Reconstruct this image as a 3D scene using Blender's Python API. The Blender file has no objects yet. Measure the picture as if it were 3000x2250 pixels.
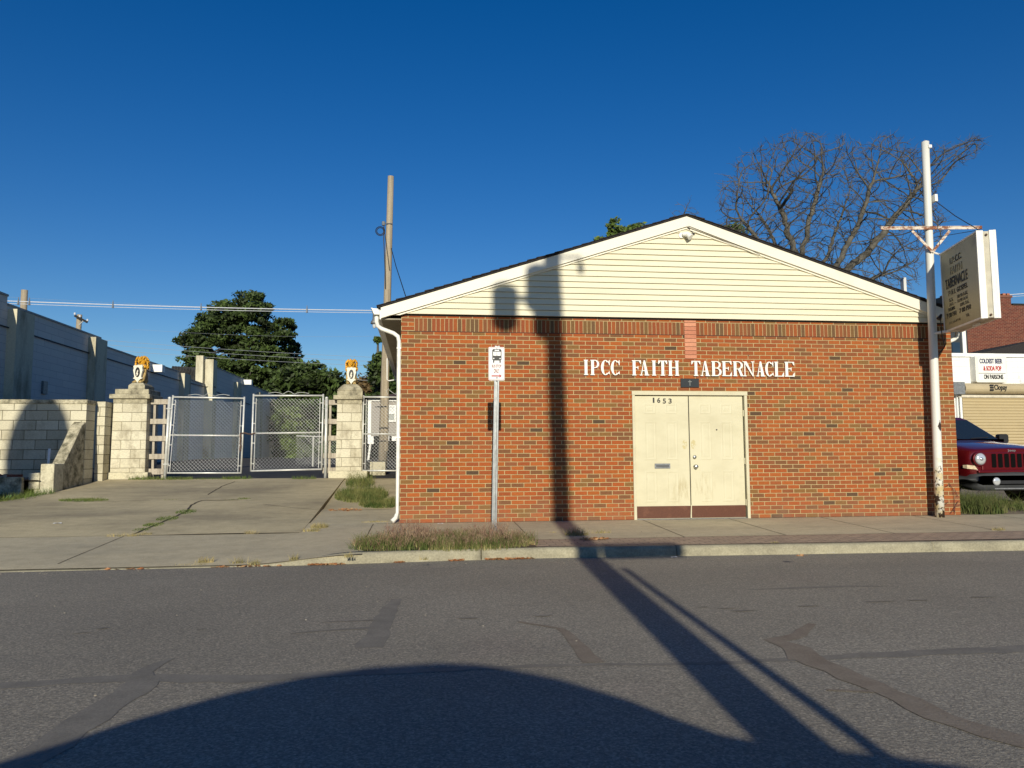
import bpy, math, random
import numpy as np
from mathutils import Vector, Matrix
random.seed(7); np.random.seed(7)
S = bpy.context.scene
COL = S.collection
# ------------------------------------------------------------------ camera
FPX = 2253.0
YAW, PITCH, ROLL = .1187074, .0907004, -.0044067
CAM = Vector((.309, -12.085, 1.25))
fwd = Vector((math.sin(YAW)*math.cos(PITCH), math.cos(YAW)*math.cos(PITCH), math.sin(PITCH)))
rt = Vector((math.cos(YAW), -math.sin(YAW), 0)); up = rt.cross(fwd)
rr = rt*math.cos(ROLL)+up*math.sin(ROLL); uu = -rt*math.sin(ROLL)+up*math.cos(ROLL)
cd = bpy.data.cameras.new('camera'); cam = bpy.data.objects.new('camera', cd); COL.objects.link(cam)
cam.matrix_world = Matrix(((rr.x, uu.x, -fwd.x, CAM.x), (rr.y, uu.y, -fwd.y, CAM.y), (rr.z, uu.z, -fwd.z, CAM.z), (0, 0, 0, 1)))
cd.sensor_width = 36; cd.lens = FPX/3000*36; cd.clip_start = .05; cd.clip_end = 3000
S.camera = cam
# ------------------------------------------------------------------ light
TAN = .31; LAT = .080                       # the sun's rays drop .31 m and drift .074 m to the right per metre of depth
EL = math.atan(TAN/math.hypot(1, LAT)); AZ = math.pi+math.atan(LAT)
W = bpy.data.worlds.new("World"); S.world = W; W.use_nodes = True
nt = W.node_tree; bg = nt.nodes['Background']
sky = nt.nodes.new('ShaderNodeTexSky'); sky.sky_type = 'NISHITA'; sky.sun_disc = False
sky.sun_elevation = EL; sky.sun_rotation = AZ; sky.altitude = 200; sky.air_density = 1.0; sky.dust_density = .1; sky.ozone_density = 3.0
hs = nt.nodes.new('ShaderNodeHueSaturation'); hs.inputs['Saturation'].default_value = 1.37; hs.inputs['Hue'].default_value = .513
nt.links.new(sky.outputs[0], hs.inputs['Color']); nt.links.new(hs.outputs[0], bg.inputs[0]); bg.inputs[1].default_value = .088
sl = bpy.data.lights.new('sun', 'SUN'); sl.energy = 4.7; sl.angle = math.radians(.53); sl.color = (1, .93, .76)
so = bpy.data.objects.new('sun', sl); COL.objects.link(so)
so.rotation_euler = Vector((LAT, 1, -TAN)).to_track_quat('-Z', 'Y').to_euler()
S.view_settings.view_transform = 'Standard'; S.view_settings.look = 'None'; S.view_settings.exposure = 0.0; S.view_settings.gamma = 1
S.cycles.max_bounces = 6
# ------------------------------------------------------------------ helpers
def ray(px, py): return (rr*((px-1500)/FPX) - uu*((py-1125)/FPX) + fwd)
def at(px, py, Y=None, Z=None, X=None):      # where a line of sight meets a real plane of the place
    d = ray(px, py)
    if Y is not None: t = (Y-CAM.y)/d.y
    elif Z is not None: t = (Z-CAM.z)/d.z
    else: t = (X-CAM.x)/d.x
    return CAM+d*t
def srgb(h):
    c = [int(h[i:i+2], 16)/255 for i in (0, 2, 4)]
    return tuple(((v+.055)/1.055)**2.4 if v > .04045 else v/12.92 for v in c)
class NT:
    def __init__(s, name):
        s.m = bpy.data.materials.new(name); s.m.use_nodes = True; s.t = s.m.node_tree; s.n = s.t.nodes; s.l = s.t.links
        s.b = s.n['Principled BSDF']
    def node(s, ty, **kw):
        n = s.n.new(ty)
        for k, v in kw.items(): setattr(n, k, v)
        return n
    def set(s, sock, v):
        if hasattr(v, 'is_linked') or hasattr(v, 'links'): s.l.new(v, sock)
        elif v is not None:
            if sock.type == 'RGBA' and len(v) == 3: v = (*v, 1)
            sock.default_value = v
    def math(s, op, a, b=None, c=None, clamp=False):
        n = s.node('ShaderNodeMath', operation=op, use_clamp=clamp); s.set(n.inputs[0], a)
        if b is not None: s.set(n.inputs[1], b)
        if c is not None: s.set(n.inputs[2], c)
        return n.outputs[0]
    def mix(s, f, a, b, bt='MIX'):
        n = s.node('ShaderNodeMix', data_type='RGBA', blend_type=bt); s.set(n.inputs[0], f); s.set(n.inputs[6], a); s.set(n.inputs[7], b); return n.outputs[2]
    def noise(s, sc, det=3, vec=None, rough=.55):
        n = s.node('ShaderNodeTexNoise'); n.inputs['Scale'].default_value = sc; n.inputs['Detail'].default_value = det; n.inputs['Roughness'].default_value = rough
        s.l.new(vec if vec else s.co(), n.inputs['Vector']); return n.outputs[0]
    def co(s):
        if not hasattr(s, '_c'): s._c = s.node('ShaderNodeTexCoord').outputs['Object']
        return s._c
    def scaled(s, v):
        n = s.node('ShaderNodeVectorMath', operation='MULTIPLY'); s.l.new(s.co(), n.inputs[0]); n.inputs[1].default_value = v; return n.outputs[0]
    def sep(s, v=None):
        n = s.node('ShaderNodeSeparateXYZ'); s.l.new(v or s.co(), n.inputs[0]); return n.outputs
    def ramp(s, f, stops, const=False):
        n = s.node('ShaderNodeValToRGB'); r = n.color_ramp
        if const: r.interpolation = 'CONSTANT'
        while len(r.elements) < len(stops): r.elements.new(.5)
        for e, (p, c) in zip(r.elements, stops): e.position = p; e.color = (*c, 1) if len(c) == 3 else c
        s.l.new(f, n.inputs[0]); return n.outputs[0]
    def step(s, f, a, b):
        n = s.node('ShaderNodeMapRange'); n.inputs[1].default_value = a; n.inputs[2].default_value = b; s.l.new(f, n.inputs[0]); return n.outputs[0]
    def bump(s, h, d=.01, st=1.0):
        n = s.node('ShaderNodeBump'); n.inputs['Distance'].default_value = d; n.inputs['Strength'].default_value = st; s.l.new(h, n.inputs['Height']); s.l.new(n.outputs[0], s.b.inputs['Normal'])
    def done(s, col=None, rough=.8, metal=0, spec=.4):
        s.set(s.b.inputs['Base Color'], col); s.set(s.b.inputs['Roughness'], rough); s.b.inputs['Metallic'].default_value = metal
        s.b.inputs['Specular IOR Level'].default_value = spec
        return s.m
def plain(name, c, rough=.7, var=.12, sc=6, metal=0, bump=0, bsc=40, spec=.4):
    s = NT(name); n = s.noise(sc, 4)
    dark = tuple(v*(1-var*1.6) for v in c); light = tuple(min(1, v*(1+var)) for v in c)
    col = s.ramp(n, [(.3, dark), (.7, light)])
    if bump: s.bump(s.noise(bsc, 3), bump)
    return s.done(col, rough, metal, spec)
def stained(name, c, c2, amount=.5, sc=2.0, stretch=(1, 1, 1), fine=40, rough=.85, bump=.004, spec=.3, grain=.18):
    s = NT(name)
    a = s.step(s.noise(sc, 6, s.scaled(stretch), .65), .62-.3*amount, .78-.2*amount)
    g = s.noise(fine, 3)
    col = s.mix(s.math('MULTIPLY', a, .85), c, c2)
    col = s.mix(grain*2, col, s.ramp(g, [(.3, (.45, .45, .45)), (.7, (1, 1, 1))]), 'MULTIPLY')
    s.bump(g, bump)
    return s.done(col, rough, 0, spec)
def wallgrid(name, bu, bv, u0, v0, joint, cols, mortar, axis=0, batch=False, bond=.5, soldier=False, rough=.85, bumpd=.006, stain=None, soft=.004, var=.35, grime=False):
    s = NT(name); x, y, z = s.sep()
    wob = s.math('MULTIPLY', s.math('SUBTRACT', s.noise(9, 2), .5), .006)
    u = (x if axis == 0 else y); v = z
    u = s.math('DIVIDE', s.math('SUBTRACT', s.math('ADD', u, wob), u0), bu)
    v = s.math('DIVIDE', s.math('SUBTRACT', s.math('ADD', v, wob), v0), bv)
    row = s.math('FLOOR', v)
    off = s.math('MULTIPLY', s.math('FLOORED_MODULO', row, 2.0), bond)
    uo = s.math('ADD', u, off); cu = s.math('FLOOR', uo)
    fu = s.math('MULTIPLY', s.math('SUBTRACT', uo, cu), bu); fv = s.math('MULTIPLY', s.math('SUBTRACT', v, row), bv)
    def edge(f): return s.step(f, joint+soft*.5, joint-soft*.5)
    mask = s.math('MAXIMUM', edge(fu), edge(fv))
    cb = s.node('ShaderNodeCombineXYZ'); s.l.new(cu, cb.inputs[0]); s.l.new(row, cb.inputs[1]); cb.inputs[2].default_value = 3.7
    wn = s.node('ShaderNodeTexWhiteNoise'); wn.noise_dimensions = '3D'; s.l.new(cb.outputs[0], wn.inputs['Vector'])
    k = len(cols); col = s.ramp(wn.outputs['Value'], [(p, c) for p, c in cols], True)
    if batch:      # darker, browner bricks were laid towards the right end and in loose drifts
        bt = s.math('MULTIPLY', s.step(x, 3.5, 9.0), s.step(s.noise(.7, 4), .3, .6)); col = s.mix(s.math('MULTIPLY', bt, .55), col, s.mix(.5, col, (.20, .10, .045)))
    fine = s.noise(26, 5, s.scaled((1, 1, 2.5)))
    col = s.mix(var, col, s.ramp(fine, [(.32, (.35, .35, .38)), (.68, (1.0, 1.0, 1.0))]), 'MULTIPLY')
    if stain:
        st = s.step(s.noise(stain[1], 6, s.scaled((1, 1, .6)), .7), stain[2], stain[3]); col = s.mix(st, col, stain[0])
    mcol = s.mix(.5, mortar, s.ramp(s.noise(7, 4), [(.3, (.5, .5, .5)), (.7, (1, 1, 1))]), 'MULTIPLY')
    col = s.mix(mask, col, mcol)
    if grime:
        gz = s.step(z, .62, .16); gn = s.math('MULTIPLY', gz, s.step(s.noise(3, 4), .25, .7)); col = s.mix(s.math('MULTIPLY', gn, .6), col, (.22, .13, .085))
    h = s.math('ADD', s.math('MULTIPLY', mask, -1.0), s.math('MULTIPLY', fine, .25)); s.bump(h, bumpd)
    return s.done(col, rough, 0, .25)
# ------------------------------------------------------------------ mesh builder
def root_loc(o):
    while o.parent: o = o.parent
    return o.location.copy()
class MB:
    def __init__(s): s.v = []; s.f = []
    def add(s, vs, fs):
        b = len(s.v); s.v += [tuple(p) for p in vs]; s.f += [tuple(i+b for i in f) for f in fs]; return s
    def quad(s, *p): return s.add(p, [tuple(range(len(p)))])
    def box(s, x0, x1, y0, y1, z0, z1):
        return s.add([(x0, y0, z0), (x1, y0, z0), (x1, y1, z0), (x0, y1, z0), (x0, y0, z1), (x1, y0, z1), (x1, y1, z1), (x0, y1, z1)],
                     [(0, 3, 2, 1), (4, 5, 6, 7), (0, 1, 5, 4), (1, 2, 6, 5), (2, 3, 7, 6), (3, 0, 4, 7)])
    def prism(s, poly, y0, y1, axis='Y'):       # poly in (X,Z) for Y, (Y,Z) for X, (X,Y) for Z
        n = len(poly)
        def P(a, b, t): return {'Y': (a, t, b), 'X': (t, a, b), 'Z': (a, b, t)}[axis]
        vs = [P(a, b, y0) for a, b in poly]+[P(a, b, y1) for a, b in poly]
        fs = [tuple(range(n)), tuple(range(2*n-1, n-1, -1))]+[(i, (i+1) % n+0, (i+1) % n+n, i+n) for i in range(n)]
        return s.add(vs, fs)
    def tube(s, pts, r, n=8, cap=True):
        pts = [Vector(p) for p in pts]; rs = r if isinstance(r, (list, tuple)) else [r]*len(pts); vs = []; fs = []
        a = None
        for i, p in enumerate(pts):
            d = (pts[min(i+1, len(pts)-1)]-pts[max(i-1, 0)]).normalized()
            if a is None: a = d.orthogonal().normalized()
            else:
                a = (a-d*a.dot(d)); a = a.normalized() if a.length > 1e-6 else d.orthogonal().normalized()
            b = d.cross(a)
            for k in range(n):
                t = 2*math.pi*k/n; vs.append(p+a*(rs[i]*math.cos(t))+b*(rs[i]*math.sin(t)))
        for i in range(len(pts)-1):
            for k in range(n): fs.append((i*n+k, i*n+(k+1) % n, (i+1)*n+(k+1) % n, (i+1)*n+k))
        if cap: fs.append(tuple(range(n-1, -1, -1))); fs.append(tuple(range((len(pts)-1)*n, len(pts)*n)))
        return s.add(vs, fs)
    def ell(s, c, r, nu=12, nv=8, jit=0):
        vs = []; fs = []
        for j in range(nv+1):
            ph = math.pi*j/nv
            for i in range(nu):
                t = 2*math.pi*i/nu; k = 1+random.uniform(-jit, jit) if 0 < j < nv else 1
                vs.append((c[0]+r[0]*k*math.sin(ph)*math.cos(t), c[1]+r[1]*k*math.sin(ph)*math.sin(t), c[2]+r[2]*k*math.cos(ph)))
        for j in range(nv):
            for i in range(nu): fs.append((j*nu+i, (j+1)*nu+i, (j+1)*nu+(i+1) % nu, j*nu+(i+1) % nu))
        return s.add(vs, fs)
    def lathe(s, c, prof, n=16, axis='Z'):      # prof: (radius, height)
        vs = []; fs = []
        for (r, h) in prof:
            for k in range(n):
                t = 2*math.pi*k/n; a, b = r*math.cos(t), r*math.sin(t)
                vs.append({'Z': (c[0]+a, c[1]+b, c[2]+h), 'Y': (c[0]+a, c[1]+h, c[2]+b), 'X': (c[0]+h, c[1]+a, c[2]+b)}[axis])
        for i in range(len(prof)-1):
            for k in range(n): fs.append((i*n+k, i*n+(k+1) % n, (i+1)*n+(k+1) % n, (i+1)*n+k))
        fs.append(tuple(range(n))); fs.append(tuple(range((len(prof)-1)*n, len(prof)*n)))
        return s.add(vs, fs)
    def grid(s, xs, ys, h):
        vs = [(x, y, h(x, y)) for y in ys for x in xs]; n = len(xs)
        return s.add(vs, [(j*n+i, j*n+i+1, (j+1)*n+i+1, (j+1)*n+i) for j in range(len(ys)-1) for i in range(n-1)])
    def build(s, name, mt, parent=None, smooth=False, bevel=0, fix=True):
        me = bpy.data.meshes.new(name); L = root_loc(parent) if parent else Vector((0, 0, 0))
        vs = s.v if L.length < 1e-9 else [(a-L.x, b-L.y, c-L.z) for a, b, c in s.v]
        me.from_pydata(vs, [], s.f); me.materials.append(mt)
        if fix and len(s.f) < 20000:
            import bmesh
            bm = bmesh.new(); bm.from_mesh(me); bmesh.ops.recalc_face_normals(bm, faces=bm.faces); bm.to_mesh(me); bm.free()
        if smooth: me.polygons.foreach_set('use_smooth', [True]*len(me.polygons))
        o = bpy.data.objects.new(name, me); COL.objects.link(o)
        if parent: o.parent = parent
        if bevel:
            b = o.modifiers.new('bevel', 'BEVEL'); b.width = bevel; b.segments = 2; b.limit_method = 'ANGLE'; b.angle_limit = .7
        return o
def tag(o, label=None, cat=None, group=None, kind=None):
    if label: o['label'] = label
    if cat: o['category'] = cat
    if group: o['group'] = group
    if kind: o['kind'] = kind
    return o
def thing(name, loc, label, cat, group=None):
    o = bpy.data.objects.new(name, None); COL.objects.link(o); o.location = loc; o.empty_display_size = .2
    return tag(o, label, cat, group)
def text(body, mt, parent, name, x, z, y, w=None, h=None, depth=.004, bold=.018, U=Vector((1, 0, 0)), V=Vector((0, 0, 1)), org=None, sub=None):
    # flat lettering: lower-left corner at (x,y,z), cap height h, width w
    cu = bpy.data.curves.new('txt', 'FONT'); cu.body = body; cu.size = 1; cu.extrude = .5; cu.offset = bold
    t = bpy.data.objects.new('txt', cu); me = bpy.data.meshes.new_from_object(t); me.name = name
    bpy.data.objects.remove(t); bpy.data.curves.remove(cu)
    co = np.array([v.co[:] for v in me.vertices]); mn = co.min(0); mx = co.max(0)
    sy = h/(mx[1]-mn[1]) if h else None; sx = w/(mx[0]-mn[0]) if w else sy
    if sy is None: sy = sx
    L = root_loc(parent); o0 = Vector(org) if org is not None else Vector((x, y, z)); N = U.cross(V)
    for v in me.vertices:
        a = (v.co.x-mn[0])*sx; b = (v.co.y-mn[1])*sy; c = v.co.z*depth
        v.co = o0+U*a+V*b+N*c-L
    me.materials.clear(); me.materials.append(mt)
    o = bpy.data.objects.new(name, me); COL.objects.link(o); o.parent = parent
    return o
def lerp(x, xs, ys): return float(np.interp(x, xs, ys))
# ------------------------------------------------------------------ materials
BR = [(0, (.375, .092, .023)), (.18, (.315, .080, .024)), (.34, (.40, .108, .025)), (.48, (.26, .084, .031)), (.60, (.33, .094, .030)), (.71, (.20, .086, .036)), (.80, (.235, .118, .038)), (.87, (.37, .102, .023)), (.955, (.10, .06, .034)), (.97, (.26, .092, .038))]
MORT = (.58, .445, .225)
m_brick = wallgrid('church brick', .2029, .0667, 0.0, .249-.0667*60+.005, .0100, BR, MORT, grime=True, batch=True, stain=((.30, .15, .07), 1.1, .66, .9))
m_brickside = wallgrid('church side brick', .2029, .0667, 0.0, .249-.0667*60+.005, .0105, BR, MORT, axis=1)
m_soldier = wallgrid('soldier brick', .0676, .6, .0, 3.0, .0085, [(0, (.28, .075, .028)), (.25, (.215, .082, .034)), (.42, (.32, .088, .026)), (.58, (.155, .085, .04)), (.70, (.26, .088, .034)), (.88, (.19, .10, .038))], MORT, bond=0)
m_pink = wallgrid('pink brick', 3, .0667, 0, .249-.0667*60+.005, .005, [(0, (.62, .27, .16)), (.35, (.55, .22, .13)), (.7, (.66, .30, .18))], (.22, .10, .06))
m_siding = stained('cream siding', (.74, .69, .52), (.66, .61, .455), .35, 1.2, (.6, 1, 4), 60, .6, .0008, .35, .06)
m_rake = stained('cream trim', (.80, .755, .63), (.74, .69, .55), .3, 2, (1, 1, 1), 50, .5, .0005, .4, .05)
m_white = stained('white paint', (.86, .85, .80), (.62, .60, .52), .25, 4, (1, 1, .4), 60, .5, .0005, .45, .06)
m_door = stained('door paint', (.60, .555, .39), (.50, .455, .30), .5, 1.6, (.7, 1, 1.3), 70, .5, .0006, .45, .06)
def make_door():
    s = NT('scuffed door paint'); x, y, z = s.sep(); base = s.mix(s.step(s.noise(1.6, 6, s.scaled((.7, 1, 1.3)), .65), .45, .7), (.61, .565, .395), (.53, .485, .325))
    def ell(cx, cz, rx, rz): return s.math('SUBTRACT', 1.0, s.math('SQRT', s.math('ADD', s.math('POWER', s.math('DIVIDE', s.math('SUBTRACT', x, cx), rx), 2.0), s.math('POWER', s.math('DIVIDE', s.math('SUBTRACT', z, cz), rz), 2.0))), clamp=True)
    run = s.step(s.noise(16, 5, s.scaled((1, 1, .22)), .7), .50, .64); m = s.math('MULTIPLY', run, s.math('MULTIPLY', s.math('MAXIMUM', ell(4.50, .66, .32, .28), ell(4.86, .70, .26, .34)), 1.3, clamp=True))
    col = s.mix(s.math('MULTIPLY', m, .6), base, (.40, .33, .17)); gh = s.math('MULTIPLY', s.step(s.noise(30, 3), .42, .5), s.step(s.math('MAXIMUM', ell(4.573, 1.39, .05, .085), ell(4.722, 1.39, .05, .085)), .05, .2))
    col = s.mix(s.math('MULTIPLY', gh, .8), col, (.50, .42, .20)); sm_ = s.step(s.noise(5, 6, None, .75), .60, .74); col = s.mix(s.math('MULTIPLY', sm_, .35), col, (.40, .36, .24))
    s.bump(s.noise(50, 3), .0006); return s.done(col, .5)
m_leafdoor = make_door()
m_kick = stained('brown kick plate', (.12, .045, .026), (.17, .07, .04), .3, 6, (1, 1, 1), 40, .45, .0006)
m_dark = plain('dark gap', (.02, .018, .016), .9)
m_shingle = plain('black shingles', (.028, .024, .024), .95, .4, 30, bump=.01, bsc=60)
m_black = plain('black paint', (.018, .018, .02), .5)
m_soffit = plain('tan soffit', (.32, .29, .22), .8)
m_metal = plain('bright metal', (.55, .55, .52), .3, .2, 30, metal=.9)
m_grey = plain('dull grey metal', (.22, .23, .24), .5, .2, 20, metal=.4)
m_plaque = plain('black plaque', (.02, .024, .028), .35)
m_cross = plain('grey cross', (.20, .21, .20), .6)
m_letter = plain('white letters', (.84, .82, .76), .5, .05, 8)
def make_asphalt():
    s = NT('road asphalt'); big = s.noise(.35, 5); fine = s.noise(55, 3, None, .8)
    vo = s.node('ShaderNodeTexVoronoi'); vo.inputs['Scale'].default_value = 85; s.l.new(s.co(), vo.inputs['Vector'])
    c = s.ramp(big, [(.3, (.265, .240, .195)), (.7, (.335, .304, .248))]); wp = s.step(s.noise(.8, 4, s.scaled((.12, 1.2, 1))), .5, .72); c = s.mix(s.math('MULTIPLY', wp, .35), c, (.22, .205, .178)); rd = s.step(s.noise(.55, 3), .60, .78); c = s.mix(s.math('MULTIPLY', rd, .35), c, (.34, .27, .235))
    c = s.mix(.85, c, s.ramp(fine, [(.34, (.62, .62, .63)), (.62, (1.15, 1.15, 1.15))]), 'MULTIPLY')
    sp = s.sep(vo.outputs['Color'])[0]
    c = s.mix(.7, c, s.ramp(sp, [(0, (.68, .68, .69)), (.6, (1, 1, 1)), (.92, (1.5, 1.46, 1.4))]), 'MULTIPLY')
    streak = s.step(s.noise(1.0, 5, s.scaled((.5, 5, 1)), .7), .70, .76); c = s.mix(s.math('MULTIPLY', streak, .5), c, (.10, .095, .09))
    s.bump(s.math('ADD', fine, sp), .006); return s.done(c, .9, 0, .25)
m_road = make_asphalt()
def seal(name, c, c2):
    s = NT(name); f = s.noise(60, 3, None, .8); col = s.mix(s.step(s.noise(6, 5), .35, .65), c, c2); col = s.mix(.6, col, s.ramp(f, [(.34, (.75, .75, .75)), (.62, (1.15, 1.15, 1.15))]), 'MULTIPLY'); s.bump(f, .003); return s.done(col, .85, 0, .25)
m_seal = seal('crack sealant', (.185, .170, .145), (.235, .215, .182)); m_seal2 = seal('brown crack sealant', (.21, .17, .13), (.255, .215, .168))
def concrete(name, c, c2, sc=1.2, grain=.3):
    s = NT(name); a = s.step(s.noise(sc, 7, s.scaled((.55, 1.3, 1)), .68), .42, .66); g = s.noise(45, 4, None, .7); mid = s.noise(7, 5)
    col = s.mix(s.math('MULTIPLY', a, .8), c, c2)
    col = s.mix(grain, col, s.ramp(g, [(.32, (.5, .5, .5)), (.66, (1.1, 1.1, 1.1))]), 'MULTIPLY')
    col = s.mix(.25, col, s.ramp(mid, [(.35, (.6, .58, .55)), (.6, (1, 1, 1))]), 'MULTIPLY')
    s.bump(g, .004); return s.done(col, .9, 0, .25)
m_walk = concrete('sidewalk concrete', (.58, .505, .345), (.43, .38, .27))
m_drive = concrete('driveway concrete', (.58, .495, .315), (.27, .23, .16), .55)
m_kerb = concrete('kerb concrete', (.42, .385, .27), (.29, .265, .19), 3, .6)
m_lot = concrete('lot asphalt', (.065, .063, .064), (.10, .096, .09), 1)
m_soil = concrete('soil', (.14, .10, .07), (.08, .06, .045), 4)
m_ground = concrete('ground', (.12, .11, .06), (.09, .085, .05), 2)
m_crack = plain('crack dirt', (.06, .048, .033), .95, .3, 30)
m_strip = wallgrid('paver strip', .21, .105, 0, 0, .007, [(0, (.33, .22, .155)), (.4, (.28, .19, .14)), (.7, (.37, .27, .19))], (.2, .17, .13))
def make_strip():
    s = NT('brick paver strip'); b = s.node('ShaderNodeTexBrick'); b.inputs['Scale'].default_value = 1; b.inputs['Brick Width'].default_value = .2; b.inputs['Row Height'].default_value = .1; b.inputs['Mortar Size'].default_value = .006
    b.inputs['Color1'].default_value = (.46, .34, .24, 1); b.inputs['Color2'].default_value = (.37, .28, .205, 1); b.inputs['Mortar'].default_value = (.15, .12, .09, 1)
    s.l.new(s.co(), b.inputs['Vector']); c = s.mix(.5, b.outputs[0], s.ramp(s.noise(12, 5), [(.3, (.6, .6, .6)), (.7, (1.1, 1.1, 1.1))]), 'MULTIPLY'); return s.done(c, .9)
m_strip = make_strip()
BL = [(0, (.68, .63, .47)), (.3, (.62, .57, .42)), (.6, (.72, .67, .51)), (.85, (.57, .52, .38))]
m_pillar = wallgrid('painted pillar blocks', .41, .203, -1.6, .885, .008, BL, (.34, .29, .18), stain=((.24, .20, .13), 3.2, .50, .78), var=.38, bumpd=.01, soft=.004)
m_pcap = stained('weathered cap stone', (.52, .47, .33), (.13, .115, .08), .62, 5, (1, 1, 1), 30, .9, .01, .2, .25)
m_lowwall = wallgrid('painted wall blocks', .44, .203, -8.4, .98, .010, BL, (.20, .17, .10), stain=((.24, .205, .13), 2.0, .48, .80), var=.35, bumpd=.012)
m_mossy = stained('mossy concrete', (.62, .56, .40), (.09, .085, .05), .70, 6, (1, 1, 1), 30, .95, .02, .15, .3)
m_wpaint = wallgrid('long painted wall', .8, .203, 0, 0, .006, [(0, (.72, .69, .63)), (.4, (.70, .67, .62)), (.7, (.74, .71, .65))], (.40, .41, .43), axis=1, stain=((.24, .19, .13), .5, .64, .86), var=.15, bumpd=.003)
m_pil = stained('pilaster paint', (.66, .61, .45), (.24, .19, .12), .45, 1.5, (1, 1, .3), 20, .85, .003, .2, .15)
m_corr = plain('grey tarp roof', (.075, .072, .066), .7, .3, 2, bump=.08, bsc=3)
m_galv = plain('galvanised tube', (.66, .66, .62), .42, .12, 20, metal=.25)
m_wire = plain('galvanised wire', (.50, .51, .50), .5, .1, 20)
m_post = plain('galvanised post', (.30, .315, .32), .4, .15, 14, metal=.35)
m_old = stained('weathered timber', (.52, .46, .37), (.26, .22, .17), .5, 3, (6, 6, .6), 60, .9, .004, .2, .25)
m_polewood = stained('grey pole wood', (.44, .37, .27), (.25, .20, .13), .5, 2.5, (9, 9, .25), 50, .9, .005, .2, .25)
m_cable = plain('black cable', (.015, .015, .018), .6)
m_line = plain('bright power line', (.60, .62, .66), .35, .05, 5)
m_thin = plain('dull overhead line', (.20, .22, .25), .6, .05, 5)
m_leaf = plain('leaf green', (.050, .078, .018), .6, .6, .9, spec=.3)
m_leaf2 = plain('leaf fresh green', (.10, .15, .03), .6, .5, 1.1, spec=.3)
m_leaf3 = plain('leaf bronze', (.13, .085, .035), .65, .5, 1.0, spec=.2)
m_leafl = plain('leaf light green', (.12, .17, .04), .6, .4, 2, spec=.3)
m_bark = plain('bare bark', (.105, .097, .08), .9, .35, 2)
m_twig = plain('twig bark', (.11, .102, .09), .9, .3, 1)
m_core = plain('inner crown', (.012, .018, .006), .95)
# ================================================================== SETTING
def aprz(y): return lerp(y, [-2.98, -2.7, -.8, 5.7, 26, 60], [.02, .045, .15, .74, 1.10, 1.10])
def walkz(y): return lerp(y, [-2.98, -2.72, -2.0, 0, 1.5, 4.9, 5.7, 26], [.115, .12, .135, .195, .30, .66, .72, 1.08])
def kerbY(x): return lerp(x, [-6, -4, -1, .6, 1.8, 5.2, 7.9, 14, 60], [-3.06, -3.03, -2.99, -2.86, -2.80, -2.93, -3.0, -3.05, -3.1])
def drop(x): return lerp(x, [-1.7, -.35], [0, 1])
def wz(x, y):
    k = drop(x); k = k*k*(3-2*k); return aprz(y)*(1-k)+walkz(y)*k if y < 0 else (walkz(y) if x > -1.35 else aprz(y))
def frange(a, b, n): return [a+(b-a)*i/(n-1) for i in range(n)]
def atg(px, py, h):
    z = .3
    for _ in range(40):
        p = at(px, py, Z=z); z = z*.5+.5*h(p.x, p.y)
    return p
def struct(name, mb, mt, smooth=False): return tag(mb.build(name, mt, smooth=smooth), kind='structure')
def gz(x, y):      # the earth under and around everything
    if y < -2.5: return -.06
    if x > 9.3: return lerp(y, [-2.5, -.1, 2, 30, 120, 1000], [.05, .14, .27, .3, 1.0, 1.0])
    return lerp(y, [-2.5, 0, 2, 4, 5.7, 26, 60, 1000], [-.15, -.1, -.05, .25, .4, .9, 1.0, 1.0])
xs = [-900, -300, -100, -50, -30, -20, -12, -9, -7, -5, -3, -1, 0, 3, 6, 9.2, 9.4, 11, 15, 20, 30, 50, 100, 300, 900]
ys = [-900, -300, -60, -16, -4, -2.6, -2.4, -1.6, -.8, 0, 1, 2, 3, 4, 5.7, 8, 12, 18, 26, 40, 60, 120, 300, 900]
struct('ground', MB().grid(xs, ys, gz), m_ground)
struct('road', MB().grid(frange(-60, 70, 60), frange(-11.4, -2.78, 30), lambda x, y: .0), m_road)
struct('opposite_pavement', MB().box(-60, 70, -17.5, -11.4, -.05, .12), m_walk)
# pavement slabs
mb = MB(); mb.grid(frange(-24, -.35, 90), frange(-2.98, -.8, 12), wz); mb.grid(frange(-.35, 24, 80), frange(-2.0, 0, 9), lambda x, y: wz(x, y)); mb.grid(frange(-1.38, -.35, 6), frange(-.8, 0, 4), wz)
struct('sidewalk', mb, m_walk)
mb = MB(); mb.grid(frange(1.72, 24, 60), frange(-2.74, -2.0, 5), lambda x, y: walkz(y)-.002)
struct('brick_strip', mb, m_strip)
struct('verge_soil', MB().grid(frange(-.35, 1.72, 16), frange(-2.74, -2.0, 6), lambda x, y: wz(x, y)+.01), m_soil)
# kerb with rounded nose
def kerb(x0, x1, n):
    m = MB(); secs = []
    for x in frange(x0, x1, n):
        k = drop(x); k = k*k*(3-2*k); h = .010+(walkz(-2.9)+.006-.010)*k; yb = kerbY(x); w = .17
        secs.append([(x, yb, -.03), (x, yb+.004, .35*h), (x, yb+.012, .75*h), (x, yb+.03, .93*h), (x, yb+.055, h), (x, yb+w, h-.001), (x, yb+w+.004, h-.02)])
    q = len(secs[0]); vs = [p for s_ in secs for p in s_]
    fs = [(i*q+j, (i+1)*q+j, (i+1)*q+j+1, i*q+j+1) for i in range(n-1) for j in range(q-1)]+[tuple(range(q)), tuple(range((n-1)*q, n*q))]
    return m.add(vs, fs)
mb = MB()
for a, b, n in [(-24, -3.2, 30), (-3.19, 1.03, 40), (1.045, 3.42, 12), (3.435, 6.72, 14), (6.735, 9.9, 12), (9.915, 24, 20)]:
    q = kerb(a, b, n); mb.add(q.v, q.f)
struct('kerb', mb, m_kerb, True)
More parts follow.
